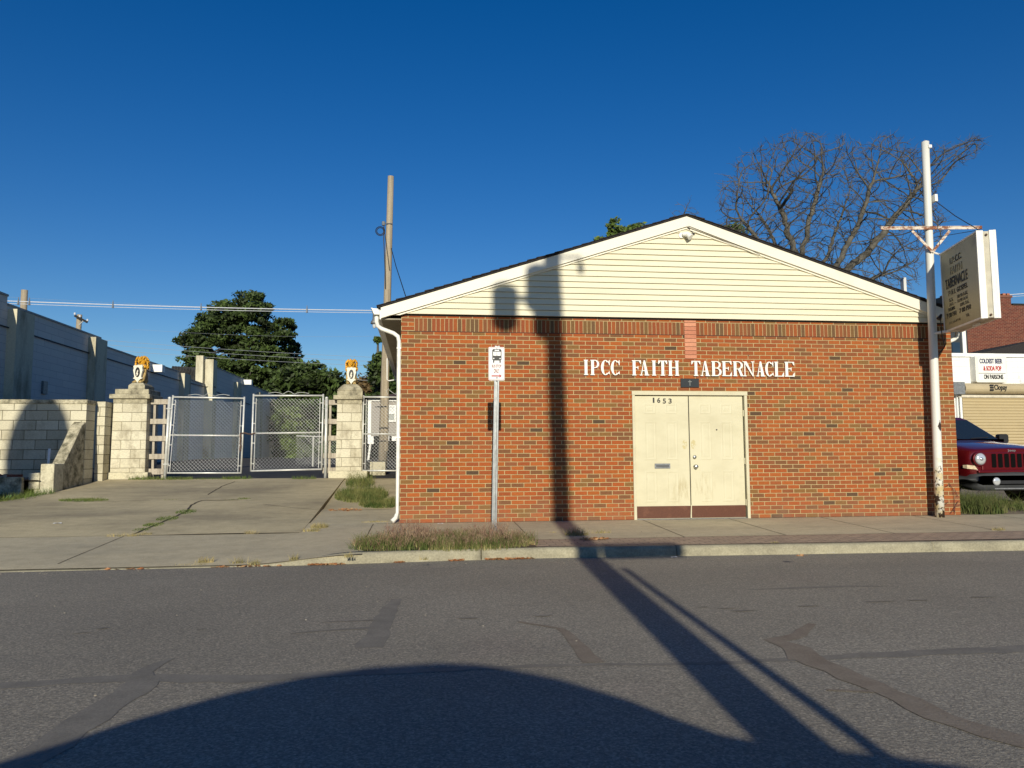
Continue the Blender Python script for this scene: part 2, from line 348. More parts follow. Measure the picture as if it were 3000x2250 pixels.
mb = MB().grid(frange(-24, 24, 60), frange(-3.0, -2.84, 2), lambda x, y: .0-.002)
# driveway
def dl(y): return lerp(y, [-.8, .6, 2.0, 3.2, 3.6, 5.0], [-9.4, -8.2, -7.2, -6.75, -6.6, -6.55])
mb = MB(); yy = frange(-.8, 5.62, 22)
vs = []; nx = 30
for y in yy:
    for i in range(nx):
        x = dl(y)+(-1.36-dl(y))*i/(nx-1); vs.append((x, y, aprz(y)+.004*math.sin(x*1.7)+.012*math.sin(y*2.3)*math.sin(x*.9)))
mb.add(vs, [(j*nx+i, j*nx+i+1, (j+1)*nx+i+1, (j+1)*nx+i) for j in range(len(yy)-1) for i in range(nx-1)])
for j in range(len(yy)-1):        # right-hand edge of the raised slab
    y0, y1 = yy[j], yy[j+1]; mb.quad((-1.36, y0, aprz(y0)+.004), (-1.36, y1, aprz(y1)+.004), (-1.36, y1, aprz(y1)-.4), (-1.36, y0, aprz(y0)-.4))
struct('driveway', mb, m_drive)
struct('side_slab', MB().grid(frange(-1.358, .02, 6), frange(0, 1.55, 5), lambda x, y: walkz(y)+.01*math.sin(x*3)), m_walk)
struct('side_bank', MB().grid(frange(-1.358, .05, 8), frange(1.55, 22, 40), lambda x, y: walkz(y)-.004), m_drive)
struct('lot_pavement', MB().grid(frange(-10, 3, 14), [5.62, 7, 9, 12, 16, 20, 26, 34, 46, 60], lambda x, y: aprz(y)-.01), m_lot)
yard = lambda x, y: .80+.04*math.sin(x*4)*math.cos(y*5)
struct('yard_soil', MB().grid(frange(-16, -6.84, 30), frange(3.45, 4.9, 10), yard), m_soil)
struct('sloping_verge', MB().grid(frange(-16, -6.62, 30), frange(-.8, 3.56, 12), lambda x, y: lerp(y, [-.8, 2.6, 3.56], [.10, .36, .44])+.02*math.sin(x*3+y*4)), m_soil)
struct('gravel_yard', MB().grid(frange(9.36, 26, 40), frange(-.0, 13, 30), lambda x, y: lerp(y, [0, 2, 13], [.19, .29, .3])+.012*math.sin(x*5)*math.sin(y*4)), concrete('gravel', (.30, .24, .17), (.16, .13, .09), 5, .6))
# ribbons: cracks, joints, sealed seams
def ribbon(pts, w, h, lift=.004, jit=0):
    m = MB(); P = []
    pts = [Vector((p[0], p[1], 0)) for p in pts]
    q = []
    for i in range(len(pts)-1):
        n = max(2, int((pts[i+1]-pts[i]).length/.12))
        for k in range(n): q.append(pts[i].lerp(pts[i+1], k/n))
    q.append(pts[-1]); ws = w if callable(w) else (lambda t: w)
    for i, p in enumerate(q):
        d = (q[min(i+1, len(q)-1)]-q[max(0, i-1)]).normalized(); nn = Vector((-d.y, d.x, 0)); t = i/(len(q)-1)
        off = nn*random.uniform(-jit, jit); a = p+off+nn*(ws(t)/2*(1+random.uniform(-.2, .2))); b = p+off-nn*(ws(t)/2*(1+random.uniform(-.2, .2))); P.append((a, b))
    vs = []
    for a, b in P: vs += [(a.x, a.y, h(a.x, a.y)+lift), (b.x, b.y, h(b.x, b.y)+lift)]
    m.add(vs, [(2*i, 2*i+1, 2*i+3, 2*i+2) for i in range(len(P)-1)]); return m
def gp(px, py, h=lambda x, y: 0.0): p = atg(px, py, h); return (p.x, p.y)
flat = lambda x, y: 0.0
joints = MB()
for x in [-11.9, -7.5, -3.73, -.405, 1.76, 3.82, 5.25, 6.82, 8.45, 9.9]:
    q = ribbon([(x, -2.02 if x > -.3 else -2.75), (x+.01, -.03 if x > -1.4 else -.82)], .011, wz, .003, .002); joints.add(q.v, q.f)
q = ribbon([(-24, -.81), (-1.38, -.80)], .014, wz, .004, .006); joints.add(q.v, q.f)
q = ribbon([(-.35, -.005), (9.33, -.005)], .02, wz, .003, .003); joints.add(q.v, q.f)
struct('pavement_joints', joints, m_crack)
dz = lambda x, y: aprz(y)+.012*math.sin(y*2.3)*math.sin(x*.9)+.004*math.sin(x*1.7)
cr = MB()
for pts, w in [([(390, 1566), (440, 1545), (500, 1520), (545, 1500), (560, 1480), (590, 1467), (700, 1465)], .035), ([(440, 1467), (330, 1469), (210, 1470)], .012), ([(610, 1450), (650, 1425), (690, 1406)], .02), ([(770, 1478), (860, 1488), (960, 1497)], .008), ([(960, 1465), (720, 1466)], .008)]:
    q = ribbon([gp(*p, dz) for p in pts], w, dz, .005, .012); cr.add(q.v, q.f)
struct('driveway_cracks', cr, m_crack)
sm = MB(); sm2 = MB()
def seam(m, pts, w, jit=.01, lift=.004):
    q = ribbon([gp(*p) for p in pts], w, flat, lift*.45, jit); m.add(q.v, q.f)
seam(sm, [(-300, 2040), (0, 2012), (200, 1995), (420, 1985), (700, 1992), (1000, 1975), (1400, 1957), (1750, 1948), (2100, 1945), (2300, 1932), (2600, 1918), (3300, 1885)], lambda t: .10+.05*math.sin(t*9), .012)
seam(sm, [(430, 1990), (370, 2030), (250, 2110), (130, 2190), (0, 2290)], .19, .01, .0055)
seam(sm, [(410, 1985), (440, 1955), (505, 1930)], lambda t: .13-.09*t, .01, .0065)
seam(sm, [(1165, 1755), (1140, 1790), (1115, 1830), (1100, 1870), (1085, 1898)], lambda t: .10+.10*t, .008)
seam(sm, [(850, 1857), (980, 1846), (1110, 1838)], lambda t: .02+.05*t, .01, .007)
seam(sm, [(1120, 1815), (940, 1824)], lambda t: .05*(1-t)+.01, .01, .0075)
seam(sm, [(2190, 1728), (2350, 1722), (2500, 1717), (2600, 1718)], lambda t: .07*math.sin(math.pi*t)+.02, .006)
seam(sm2, [(1640, 1840), (1670, 1865), (1705, 1900), (1735, 1942)], lambda t: .05+.08*t, .006, .007)
seam(sm2, [(1520, 1822), (1580, 1832), (1645, 1842)], .035, .006, .0078)
seam(sm2, [(2380, 1828), (2340, 1860), (2270, 1877), (2340, 1900), (2370, 1935)], lambda t: .06+.14*t, .008, .007)
seam(sm2, [(2365, 1930), (2450, 1965), (2600, 2030), (2750, 2100), (2900, 2150), (3150, 2215)], lambda t: .16+.02*math.sin(t*12), .01, .0085)
seam(sm2, [(2420, 2022), (2550, 2027), (2620, 2020)], lambda t: .02+.04*t, .006, .0095)
for px, py, l, w in [(2130, 1783, 60, .035), (2180, 1790, 80, .05), (2370, 1776, 70, .05), (2580, 1763, 90, .045), (2690, 1759, 60, .05), (2880, 1750, 80, .06), (1590, 1805, 60, .05), (1370, 1812, 70, .05), (300, 1842, 40, .05), (240, 1855, 60, .03), (590, 1845, 30, .04), (2060, 1780, 30, .03), (180, 1738, 20, .03)]:
    seam(sm, [(px-l/2, py+1), (px, py), (px+l/2, py-1)], lambda t: w*math.sin(math.pi*max(.05, min(.95, t))), .012, .011)
struct('sealed_road_seams', sm, m_seal); struct('brown_sealed_road_seams', sm2, m_seal2)
# ================================================================== CHURCH
CH = thing('church_building', (0, 0, 0), 'low orange brick church with cream gabled front, white lettering and cream double doors', 'church')
WX = 9.333; BK = 18.0; ZT = 3.43
wb = MB()
wb.quad((0, 0, 0), (3.70, 0, 0), (3.70, 0, 3.184), (0, 0, 3.184)); wb.quad((5.64, 0, 0), (WX, 0, 0), (WX, 0, 3.184), (5.64, 0, 3.184)); wb.quad((3.70, 0, 2.25), (5.64, 0, 2.25), (5.64, 0, 3.184), (3.70, 0, 3.184))
wb.quad((0, 0, 3.385), (WX, 0, 3.385), (WX, 0, ZT), (0, 0, ZT)); wb.quad((0, .0, 3.184), (.2, .0, 3.184), (.2, 0, 3.385), (0, 0, 3.385)); wb.quad((WX-.2, 0, 3.184), (WX, 0, 3.184), (WX, 0, 3.385), (WX-.2, 0, 3.385))
wb.build('brick_front_wall', m_brick, CH, fix=False)
MB().box(0, WX, .10, BK, 0, ZT-.005).build('brick_side_walls', m_brickside, CH)
for a_, b_ in ((0, .0995), (WX-.0995, WX)): MB().box(a_, b_, .003, .0995, 0, ZT-.006).build('brick_corner', m_brickside, CH)
for a_, b_ in ((.2, 4.60), (4.805, WX-.2)): MB().box(a_, b_, -.002, .05, 3.186, 3.3845).build('soldier_course', m_soldier, CH)
MB().box(.0, WX, -.004, .03, 3.176, 3.186).build('shelf_angle', plain('dark steel', (.045, .02, .015), .7), CH)
MB().box(4.605, 4.803, -.010, .02, 2.787, 3.425).build('pink_brick_patch', m_pink, CH)
MB().box(-.02, WX+.02, -.012, .1, 3.428, 3.452).build('siding_edge_shadow', m_dark, CH)  # dark strip: shadow below the siding's bottom edge, put into the colour
# gable siding: lapped boards
RY = -.11; PX, PZ, SL = 4.655, 5.15, .3255
def rz(x): return PZ-SL*abs(x-PX)
sb = MB(); sg_ = MB(); e = .0955; z = 3.447; k = 0
while z < 4.98:
    z1 = z+e; c0 = (PZ-.06-z)/SL; c1 = max(.02, (PZ-.06-z1)/SL)
    if c0 <= 0: break
    a0, b0, a1, b1 = max(-.17, PX-c0), min(9.5, PX+c0), max(-.17, PX-c1), min(9.5, PX+c1)
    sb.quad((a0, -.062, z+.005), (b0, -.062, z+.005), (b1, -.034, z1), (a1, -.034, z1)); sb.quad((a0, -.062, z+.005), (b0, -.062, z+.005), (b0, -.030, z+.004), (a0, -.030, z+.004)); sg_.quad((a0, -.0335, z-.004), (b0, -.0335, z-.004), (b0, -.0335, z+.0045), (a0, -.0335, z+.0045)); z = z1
sdo = sb.build('gable_siding', m_siding, CH, fix=False); sg_.build('siding_lap_shadows', plain('painted lap shadow', (.10, .09, .06), .9), sdo, fix=False)  # thin dark strips paint in the shadow line under each lap
MB().prism([(-.15, 3.455), (9.47, 3.455), (PX, PZ-.07)], .0, .04).build('gable_backing', m_dark, CH)
for sgn, nm in ((-1, 'rake_board'), (1, 'rake_board')):
    X = lambda x: PX+sgn*(PX-x)
    poly = [(X(PX), PZ), (X(PX), PZ-.172), (X(-.12), rz(-.12)-.172), (X(-.17), 3.412), (X(-.315), 3.362), (X(-.315), rz(-.315))]
    MB().prism(poly, RY, RY+.07).build(nm, m_rake, CH)
    poly = [(X(PX), PZ-.1725), (X(PX), PZ-.205), (X(-.02), rz(-.02)-.205), (X(-.12), rz(-.12)-.1725)]
    MB().prism(poly, RY+.035, RY+.068).build('rake_moulding', m_rake, CH)
# roof with shingle steps along the rake
rf = MB()
for sgn in (-1, 1):
    X = lambda x: PX+sgn*(PX-x)
    a = (X(-.36), rz(-.36)+.004); b = (X(PX), PZ+.004)
    rf.prism([a, b, (X(PX), PZ+.034), (X(-.36), rz(-.36)+.03)], RY-.02, BK+.2)
rf.build('roof', m_shingle, CH)
q = MB(); n = 34
for sgn in (-1, 1):
    for i in range(n):
        t0 = -.38+i*(PX+.38)/n; t1 = t0+(PX+.38)/n+.015; x0, x1 = (PX-(PX-t0)*1, PX-(PX-t1)) if sgn < 0 else (PX+(PX-t0), PX+(PX-t1))
        j = random.uniform(-.004, .008); zl = lambda x: rz(x)+.034
        q.prism([(x0, zl(x0)), (x1, zl(x1)), (x1, zl(x1)+.004+j*.3), (x0, zl(x0)+.016+j)], RY-.035-random.uniform(0, .012), BK)
q.build('shingle_courses', m_shingle, CH)
# soffits, gutters, downspouts
for a_, b_ in ((-.31, -.001), (WX+.001, WX+.31)): MB().box(a_, b_, -.03, BK, 3.355, 3.375).build('soffit', m_soffit, CH)
for a_, b_ in ((-.335, -.312), (WX+.312, WX+.335)): MB().box(a_, b_, -.03, BK, 3.36, 3.52).build('eave_fascia', m_white, CH)
for sgn in (-1, 1):
    X = lambda x: PX+sgn*(PX-x)
    g = MB().prism([(X(-.337), 3.52), (X(-.337), 3.43), (X(-.42), 3.43), (X(-.455), 3.52), (X(-.47), 3.525), (X(-.47), 3.532), (X(-.445), 3.532), (X(-.41), 3.44), (X(-.345), 3.44), (X(-.345), 3.52)], -.06, BK)
    g = g.build('gutter', m_white, CH)
    MB().prism([(X(-.337), 3.52), (X(-.337), 3.43), (X(-.42), 3.43), (X(-.46), 3.525)], -.062, -.058).build('gutter_cap', m_white, g)
dsp = plain('white downspout', (.82, .80, .73), .5, .12, 9)
for sgn in (-1, 1):
    X = lambda x: PX+sgn*(PX-x)
    yo = 0 if sgn < 0 else .28
    d = MB().tube([(X(-.385), .03, 3.43), (X(-.385), .03, 3.33), (X(-.365), .03, 3.26), (X(-.31), .03, 3.22), (X(-.12), .03, 3.15), (X(-.05), .03, 3.10), (X(-.032), .03, 3.02), (X(-.032), .03, 2.0), (X(-.034), .03, 1.0), (X(-.036), .03, .36), (X(-.045), .02, .31)], [.034]*8+[.030, .026, .03], 8); d.v = [(a, b+yo, c) for a, b, c in d.v]; d = d.build('downspout', dsp, CH, smooth=True)
    MB().tube([(X(-.045), .02+yo, .33), (X(-.06), .0+yo, .28), (X(-.115), -.03+yo, .225)], [.03, .034, .036], 8).build('kickout', dsp, d)
    for zz in (2.9, 1.5): MB().box(min(X(-.068), X(.002)), max(X(-.068), X(.002)), yo-.008, yo+.065, zz, zz+.02).build('strap', dsp, d)
# entrance doors
DF = MB(); DF.box(3.700, 3.746, -.022, .09, .195, 2.19); DF.box(5.590, 5.638, -.022, .09, .195, 2.19); DF.box(3.695, 5.645, -.026, .09, 2.19, 2.255); DF = DF.build('door_frame', m_door, CH, bevel=.004)
MB().box(3.70, 5.64, .09, .12, .1, 2.25).build('door_backing', m_dark, CH)
MB().box(3.75, 5.585, -.01, .09, .15, .204).build('threshold', m_grey, CH)
for i, (x0, x1, pans) in enumerate([(3.752, 4.648, [(3.90, 4.10), (4.26, 4.46)]), (4.660, 5.574, [(4.83, 5.03), (5.19, 5.39)])]):
    d = MB(); y = .025; d.box(x0, x1, y, y+.045, .205, 2.176); d = d.build('door', m_leafdoor, CH, bevel=.003)
    tag(d, ['left door leaf with house number and mail slot', 'right door leaf with knob and peephole'][i])
    for (a, b) in pans:
        for (c, e2) in [(1.885, 2.055), (1.14, 1.767), (.465, .967)]:
            p = MB(); L = [(0, 0), (.010, .0028), (.020, .0028), (.032, .0004), (.048, .0004), (.058, .0025)]
            rings = [[(a+o, y-h-.0006, c+o), (b-o, y-h-.0006, c+o), (b-o, y-h-.0006, e2-o), (a+o, y-h-.0006, e2-o)] for o, h in L]
            vs = [v for r in rings for v in r]; fs = [(r*4+j, r*4+(j+1) % 4, (r+1)*4+(j+1) % 4, (r+1)*4+j) for r in range(len(L)-1) for j in range(4)]+[tuple((len(L)-1)*4+j for j in range(4))]
            p.add(vs, fs).build('door_panel', m_leafdoor, d, fix=False)
    MB().box(x0+.004, x1-.002, y-.004, y-.0005, .212, .405).build('kick_plate', m_kick, d)
    if i == 0:
        MB().box(4.063, 4.322, y-.012, y-.0008, 1.005, 1.085).build('mail_slot', m_grey, d, bevel=.004); MB().box(4.085, 4.30, y-.018, y-.0125, 1.025, 1.065).build('mail_flap', plain('mail flap', (.10, .105, .11), .45), d)
        for ch, x in (('1', 4.055), ('6', 4.128), ('5', 4.222), ('3', 4.318)): text(ch, m_black, d, 'house_number', x, 2.068 - (.012 if ch in '53' else 0), y-.006, h=.082, w=.026 if ch == '1' else .052, depth=.005)
        MB().box(4.651, 4.657, .012, .06, .41, 2.17).build('meeting_gap', m_dark, d)
        MB().prism([(4.636, .21), (4.655, .21), (4.662, .42), (4.648, .42)], .005, .012).build('astragal', m_door, d)
    else:
        MB().lathe((4.732, y-.03, 1.187), [(.012, .028), (.03, .026), (.031, .012), (.02, .004), (.008, 0)], 16, 'Y').build('deadbolt', m_metal, d, smooth=True)
        MB().lathe((4.742, y-.07, 1.033), [(.034, .068), (.034, .06), (.014, .05), (.014, .035), (.03, .025), (.033, .01), (.022, 0)], 16, 'Y').build('door_knob', m_metal, d, smooth=True)
        MB().lathe((5.119, y-.008, 1.629), [(.012, .007), (.012, 0)], 10, 'Y').build('peephole', m_black, d)
        for zz in (1.9, 1.12, .45): MB().tube([(5.579, .012, zz-.05), (5.579, .012, zz+.05)], .009, 8).build('hinge', m_door, d)
# serif sign letters
def serif_letter(ch, x, w, z=2.506, h=.247):
    m = MB(); st = .062*w/.13 if w > .1 else .05; st = .046; th = .013; k = [0]
    def R(a, b, c, d):      # box a..b (x), c..d (z) in letter fractions of metres
        k[0] += 1; m.box(x+a, x+b, -.034-.0004*k[0], -.016, z+c, z+d)
    def Pg(pts): k[0] += 1; m.prism([(x+a, z+b) for a, b in pts], -.034-.0004*k[0], -.016)
    def arc(cx, cz, ro, rx, ri, rix, a0, a1, n=16):
        o = [(cx+rx*math.cos(a0+(a1-a0)*i/n), cz+ro*math.sin(a0+(a1-a0)*i/n)) for i in range(n+1)]
        c = [(cx+rix*math.cos(a0+(a1-a0)*i/n), cz+ri*math.sin(a0+(a1-a0)*i/n)) for i in range(n+1)]
        k[0] += 1; yf = -.034-.0004*k[0]
        for i in range(n): m.prism([(x+o[i][0], z+o[i][1]), (x+o[i+1][0], z+o[i+1][1]), (x+c[i+1][0], z+c[i+1][1]), (x+c[i][0], z+c[i][1])], yf, -.016)
    def stem(a, s0=1, s1=1): R(a, a+st, 0, h); R(a-.012, a+st+.012, 0, th) if s0 else 0; R(a-.012, a+st+.012, h-th, h) if s1 else 0
    p = math.pi
    if ch == 'I': stem((w-st)/2)
    elif ch in 'PRB':
        stem(.012); r = .27*h if ch != 'B' else .245*h; top = h; c = top-r
        arc(w*.5, c, r, w*.48 if ch != 'B' else w*.42, r-th, w*.48-.036 if ch != 'B' else w*.42-.034, -p/2, p/2); R(.02, w*.5, top-th, top); R(.02, w*.5, top-2*r, top-2*r+th)
        if ch == 'B': r2 = (h-2*r)/2+.005; arc(w*.5, r2, r2, w*.49, r2-th, w*.49-.038, -p/2, p/2); R(.02, w*.5, 0, th)
        if ch == 'R': Pg([(w*.45, h-2*r+th), (w*.45+.042, h-2*r+th), (w, 0), (w-.045, 0)]); R(w-.05, w+.006, 0, th)
    elif ch == 'C':
        arc(w*.52, h/2, h/2, w*.5, h/2-th, w*.5-.042, p*.27, p*1.73, 26); R(w-.012, w, h*.66, h); R(w-.022, w-.002, h*.62, h*.80) if 0 else 0; Pg([(w-.03, h-.035), (w, h*.68), (w, h)])
        Pg([(w-.03, .035), (w-.0, .012), (w-.004, h*.28)])
    elif ch in 'FEL':
        stem(.012)
        if ch in 'FE': R(.02, w, h-th, h); Pg([(w-.012, h-.055), (w, h-.06), (w, h), (w-.035, h-th)]); R(.03, w*.68, h*.5, h*.5+th); R(w*.62, w*.70, h*.40, h*.62)
        if ch in 'EL': R(.02, w, 0, th); Pg([(w-.035, th), (w, 0), (w+.003, .068), (w-.008, .06)])
    elif ch == 'T':
        R(w/2-st/2, w/2+st/2, 0, h); R(w/2-st/2-.014, w/2+st/2+.014, 0, th); R(0, w, h-th, h)
        Pg([(0, h), (0, h-.062), (.011, h-.055), (.035, h-th)]); Pg([(w, h), (w-.035, h-th), (w-.011, h-.055), (w, h-.062)])
    elif ch == 'H': stem(.012); stem(w-st-.012); R(.03, w-.03, h*.5, h*.5+th)
    elif ch == 'A':
        Pg([(w*.42, h), (w*.42+.025, h), (w-.008, 0), (w-.062, 0)]); Pg([(w*.43, h*.97), (w*.46, h*.85), (.028, 0), (.013, 0)]); R(w*.22, w*.70, h*.29, h*.29+th); R(-.004, .042, 0, th); R(w-.072, w+.004, 0, th)
    elif ch == 'N':
        R(.016, .032, 0, h); R(w-.030, w-.014, 0, h); Pg([(.006, h), (.056, h), (w-.014, 0), (w-.03, 0), ]); R(-.002, .048, 0, th); R(-.008, .04, h-th, h); R(w-.052, w+.004, h-th, h)
    o = m.build('letter', m_letter, LT); return o
LT = MB().box(2.9, 2.9001, .03, .031, 2.6, 2.6001).build('sign_lettering', m_dark, CH)
for ch, a, b in [('I', 187, 235), ('P', 252, 335), ('C', 348, 430), ('C', 440, 522), ('F', 637, 720), ('A', 710, 792), ('I', 818, 862), ('T', 880, 962), ('H', 973, 1072), ('T', 1187, 1270), ('A', 1272, 1355), ('B', 1372, 1466), ('E', 1470, 1558), ('R', 1572, 1665), ('N', 1668, 1768), ('A', 1787, 1865), ('C', 1868, 1945), ('L', 1955, 2040), ('E', 2050, 2138)]:
    pa = at(1650+a/3.16, 1080, Y=-.03).x; pb = at(1650+b/3.16, 1080, Y=-.03).x; serif_letter(ch, pa, pb-pa)
q = MB().box(4.518, 4.826, -.022, .01, 2.318, 2.462).build('door_plaque', m_plaque, CH, bevel=.003)
t = MB(); t.box(4.664, 4.676, -.0255, -.0225, 2.345, 2.44); t.box(4.64, 4.70, -.0262, -.0228, 2.405, 2.417); t.build('cross', m_cross, q)
# gable floodlight and its wire
g = at(2010, 690, Y=-.1); q = MB(); q.lathe((g.x-.07, -.075, g.z+.01), [(.045, 0), (.045, .03)], 14, 'Y'); q = q.build('gable_light', m_white, CH, smooth=False)
h = MB().tube([(g.x-.06, -.10, g.z+.02), (g.x+.01, -.13, g.z+.015), (g.x+.055, -.17, g.z-.045)], [.03, .042, .055], 12).build('lamp_head', m_white, q)
t = MB(); t.tube([(4.67, -.115, 4.975), (4.72, -.07, 4.93), (4.79, -.06, 4.875)], .006, 6); t.ell((4.79, -.065, 4.87), (.018, .01, .018), 8, 6)
p = [(4.68, -.116, 4.985), (5.0, -.118, 4.87), (5.3, -.118, 4.765), (5.75, -.117, 4.60), (5.9, -.117, 4.53)]; t.tube(p, .004, 5); t.build('loose_wire', m_cable, CH)
MB().box(9.30, 9.355, 1.15, 1.25, 3.45, 4.52).build('vent_pipe', plain('vent metal', (.62, .62, .60), .5, .1, 5), CH)
# small wall stains bolts
for px, py in ((1857, 1040), (2192, 1042)): a = at(px, py, Y=0); MB().lathe((a.x, -.006, a.z), [(.009, 0), (.009, .008)], 8, 'Y').build('wall_anchor', m_black, CH)
# ================================================================== BUS STOP SIGN
BY = -1.95; B0 = at(1447, 1600, Y=BY); b = at(1447.5, 1545, Y=BY); tp = at(1457, 1010, Y=BY)
tl = at(1431, 1017, Y=BY); br = at(1478, 1115, Y=BY)
BS = thing('bus_stop_sign', (b.x-.003, BY, .13), 'white bus stop sign on a slim galvanised post in the purple grass by the kerb', 'bus stop sign')
lean = (tp.x-b.x)/(tp.z-b.z); px0 = b.x-(b.z-.10)*lean
q = MB(); zt = tl.z+.02
def post_sec(x, z): return [(x-.036, BY+.0, z), (x-.03, BY-.005, z), (x-.013, BY-.005, z), (x-.009, BY+.022, z), (x+.009, BY+.022, z), (x+.013, BY-.005, z), (x+.03, BY-.005, z), (x+.036, BY, z), (x+.02, BY+.006, z), (x+.013, BY+.03, z), (x-.013, BY+.03, z), (x-.02, BY+.006, z)]
a = post_sec(px0, .05); c = post_sec(px0+lean*(zt-.1), zt); q.add(a+c, [tuple(range(12)), tuple(range(12, 24))]+[(i, (i+1) % 12, (i+1) % 12+12, i+12) for i in range(12)])
q.build('post', m_post, BS)
w = br.x-tl.x; hgt = tl.z-br.z; x0, z0 = tl.x, br.z; r = .018
def rrect(x0, x1, z0, z1, r, n=5):
    P = []
    for cx, cz, a0 in ((x1-r, z1-r, 0), (x0+r, z1-r, 90), (x0+r, z0+r, 180), (x1-r, z0+r, 270)):
        for i in range(n+1): t = math.radians(a0+90*i/n); P.append((cx+r*math.cos(t), cz+r*math.sin(t)))
    return P
pn = MB().prism(rrect(x0, x0+w, z0, z0+hgt, r), BY-.014, BY-.010).build('sign_panel', plain('sign white', (.80, .79, .78), .45, .05, 10), BS)
m_red = plain('sign maroon', (.20, .015, .02), .5, .1, 30)
q = MB(); o = rrect(x0+.006, x0+w-.006, z0+.008, z0+hgt-.008, r*.8); i_ = rrect(x0+.010, x0+w-.010, z0+.012, z0+hgt-.012, r*.7); n = len(o)
q.add([(a, BY-.0155, b2) for a, b2 in o]+[(a, BY-.0155, b2) for a, b2 in i_], [(k, (k+1) % n, (k+1) % n+n, k+n) for k in range(n)]); q.build('border', m_red, pn)
bx = x0+w*.52; bz = z0+hgt*.72; q = MB(); yf = BY-.0175
q.prism(rrect(bx-.062, bx+.062, bz-.055, bz+.098, .02), yf, BY-.0145); q.box(bx-.052, bx-.034, yf, BY-.0145, bz-.085, bz-.056); q.box(bx+.034, bx+.052, yf, BY-.0145, bz-.085, bz-.056); q.build('bus_symbol', m_black, pn)
q = MB(); mw = plain('sign white face', (.80, .79, .78), .45, .05, 10); y2 = BY-.0195
q.box(bx-.050, bx-.003, y2, BY-.018, bz+.008, bz+.062); q.box(bx+.003, bx+.050, y2, BY-.018, bz+.008, bz+.062); q.box(bx-.03, bx+.03, y2, BY-.018, bz+.072, bz+.088)
q.box(bx-.052, bx-.034, y2, BY-.018, bz-.035, bz-.022); q.box(bx+.034, bx+.052, y2, BY-.018, bz-.035, bz-.022); q.build('bus_windows', mw, pn)
text('BUS STOP', m_red, pn, 'sign_text', x0+w*.2, z0+hgt*.385, BY-.0165, w=w*.6, h=.040, depth=.002); text('ONLY', m_red, pn, 'sign_text', x0+w*.32, z0+hgt*.225, BY-.0165, w=w*.36, h=.056, depth=.002)
ay = z0+hgt*.135; q = MB().prism([(x0+w*.18, ay-.008), (x0+w*.68, ay-.008), (x0+w*.68, ay-.026), (x0+w*.82, ay), (x0+w*.68, ay+.026), (x0+w*.68, ay+.008), (x0+w*.18, ay+.008)], BY-.0172, BY-.0145); q.build('arrow', plain('sign red', (.42, .02, .03), .5, .1, 20), pn)
q = MB()
for zz in (z0+hgt-.03, z0+.035): MB().lathe((bx, BY-.024, zz), [(.004, 0), (.010, .003), (.010, .006)], 8, 'Y').build('bolt', m_grey, pn)
# ================================================================== WHITE SIGN POLE
PY = -.24
P0 = Vector((8.782, PY, .18)); P1 = Vector((8.884, PY, 6.55))
PO = thing('sign_pole', P0, 'tall white painted steel pole with rusting base and T shaped crossbar at the church corner', 'pole')
s = NT('peeling white pole paint'); z = s.sep()[2]; n = s.noise(9, 5, s.scaled((1, 1, .7)), .7)
thr = s.ramp(s.step(z, 0, 3.0), [(0, (.46,)*3), (.18, (.53,)*3), (.35, (.66,)*3), (1, (.73,)*3)])
rust = s.step(s.math('SUBTRACT', n, thr), .0, .02); yel = s.step(s.math('SUBTRACT', s.noise(5, 4), thr), -.10, .05)
col = s.mix(s.math('MULTIPLY', yel, s.step(z, 1.6, .6)), (.70, .69, .63), (.56, .46, .25)); col = s.mix(rust, col, (.045, .028, .02)); 
x_, y_, z_ = s.sep(); sx_ = s.math('ADD', s.math('ABSOLUTE', s.math('SUBTRACT', x_, .045)), s.math('MULTIPLY', s.math('ABSOLUTE', s.math('SUBTRACT', z_, 1.50)), .55)); star = s.math('MULTIPLY', s.step(s.math('ADD', sx_, s.math('MULTIPLY', s.math('SUBTRACT', s.noise(25, 3), .5), .06)), .052, .046), s.step(y_, -.02, -.03)); col = s.mix(star, col, (.04, .028, .022))
m_pole = s.done(col, .5)
q = MB(); pts = [P0.lerp(P1, t) for t in frange(0, 1, 9)]; q.tube(pts, [.072, .07, .069, .068, .067, .066, .064, .063, .062], 20); q.build('pole_shaft', m_pole, PO, smooth=True)
MB().tube([P1, P1+Vector((0, 0, .02))], [.064, .03], 16).build('pole_cap', m_white, PO)
s = NT('rusty white steel'); n = s.noise(6, 6, s.scaled((1, 1, 2)), .75); col = s.mix(s.step(n, .44, .56), (.66, .58, .48), (.22, .075, .03)); m_rust = s.done(col, .7)
l0 = at(2580, 669, Y=-.31); l1 = at(2877, 667, Y=-.31)
q = MB(); d = (l1-l0).normalized(); nz = Vector((0, 0, 1))
def bar(q, a, b, w1, w2, nrm=Vector((0, -1, 0))):
    a = Vector(a); b = Vector(b); d = (b-a).normalized(); s1 = d.cross(nrm).normalized()*w1/2; s2 = nrm*w2/2
    q.add([a+s1+s2, a-s1+s2, a-s1-s2, a+s1-s2, b+s1+s2, b-s1+s2, b-s1-s2, b+s1-s2], [(0, 1, 2, 3), (7, 6, 5, 4), (0, 4, 5, 1), (1, 5, 6, 2), (2, 6, 7, 3), (3, 7, 4, 0)])
bar(q, l0, l1, .05, .008); bar(q, l0+Vector((0, .02, .027)), l1+Vector((.0, .02, .027)), .008, .06); q.build('crossbar', m_rust, PO)
for px in (2672, 2782):
    a = at(px, 676, Y=-.325); c = at(2732, 738, Y=-.33); q = MB(); bar(q, a, c, .045, .008); q.build('brace', m_rust, PO)
q = MB(); c = at(2735, 585, Y=-.25); q.box(c.x-.03, c.x+.02, -.33, -.2, c.z-.05, c.z+.07); q.build('cable_bracket', m_white, PO)
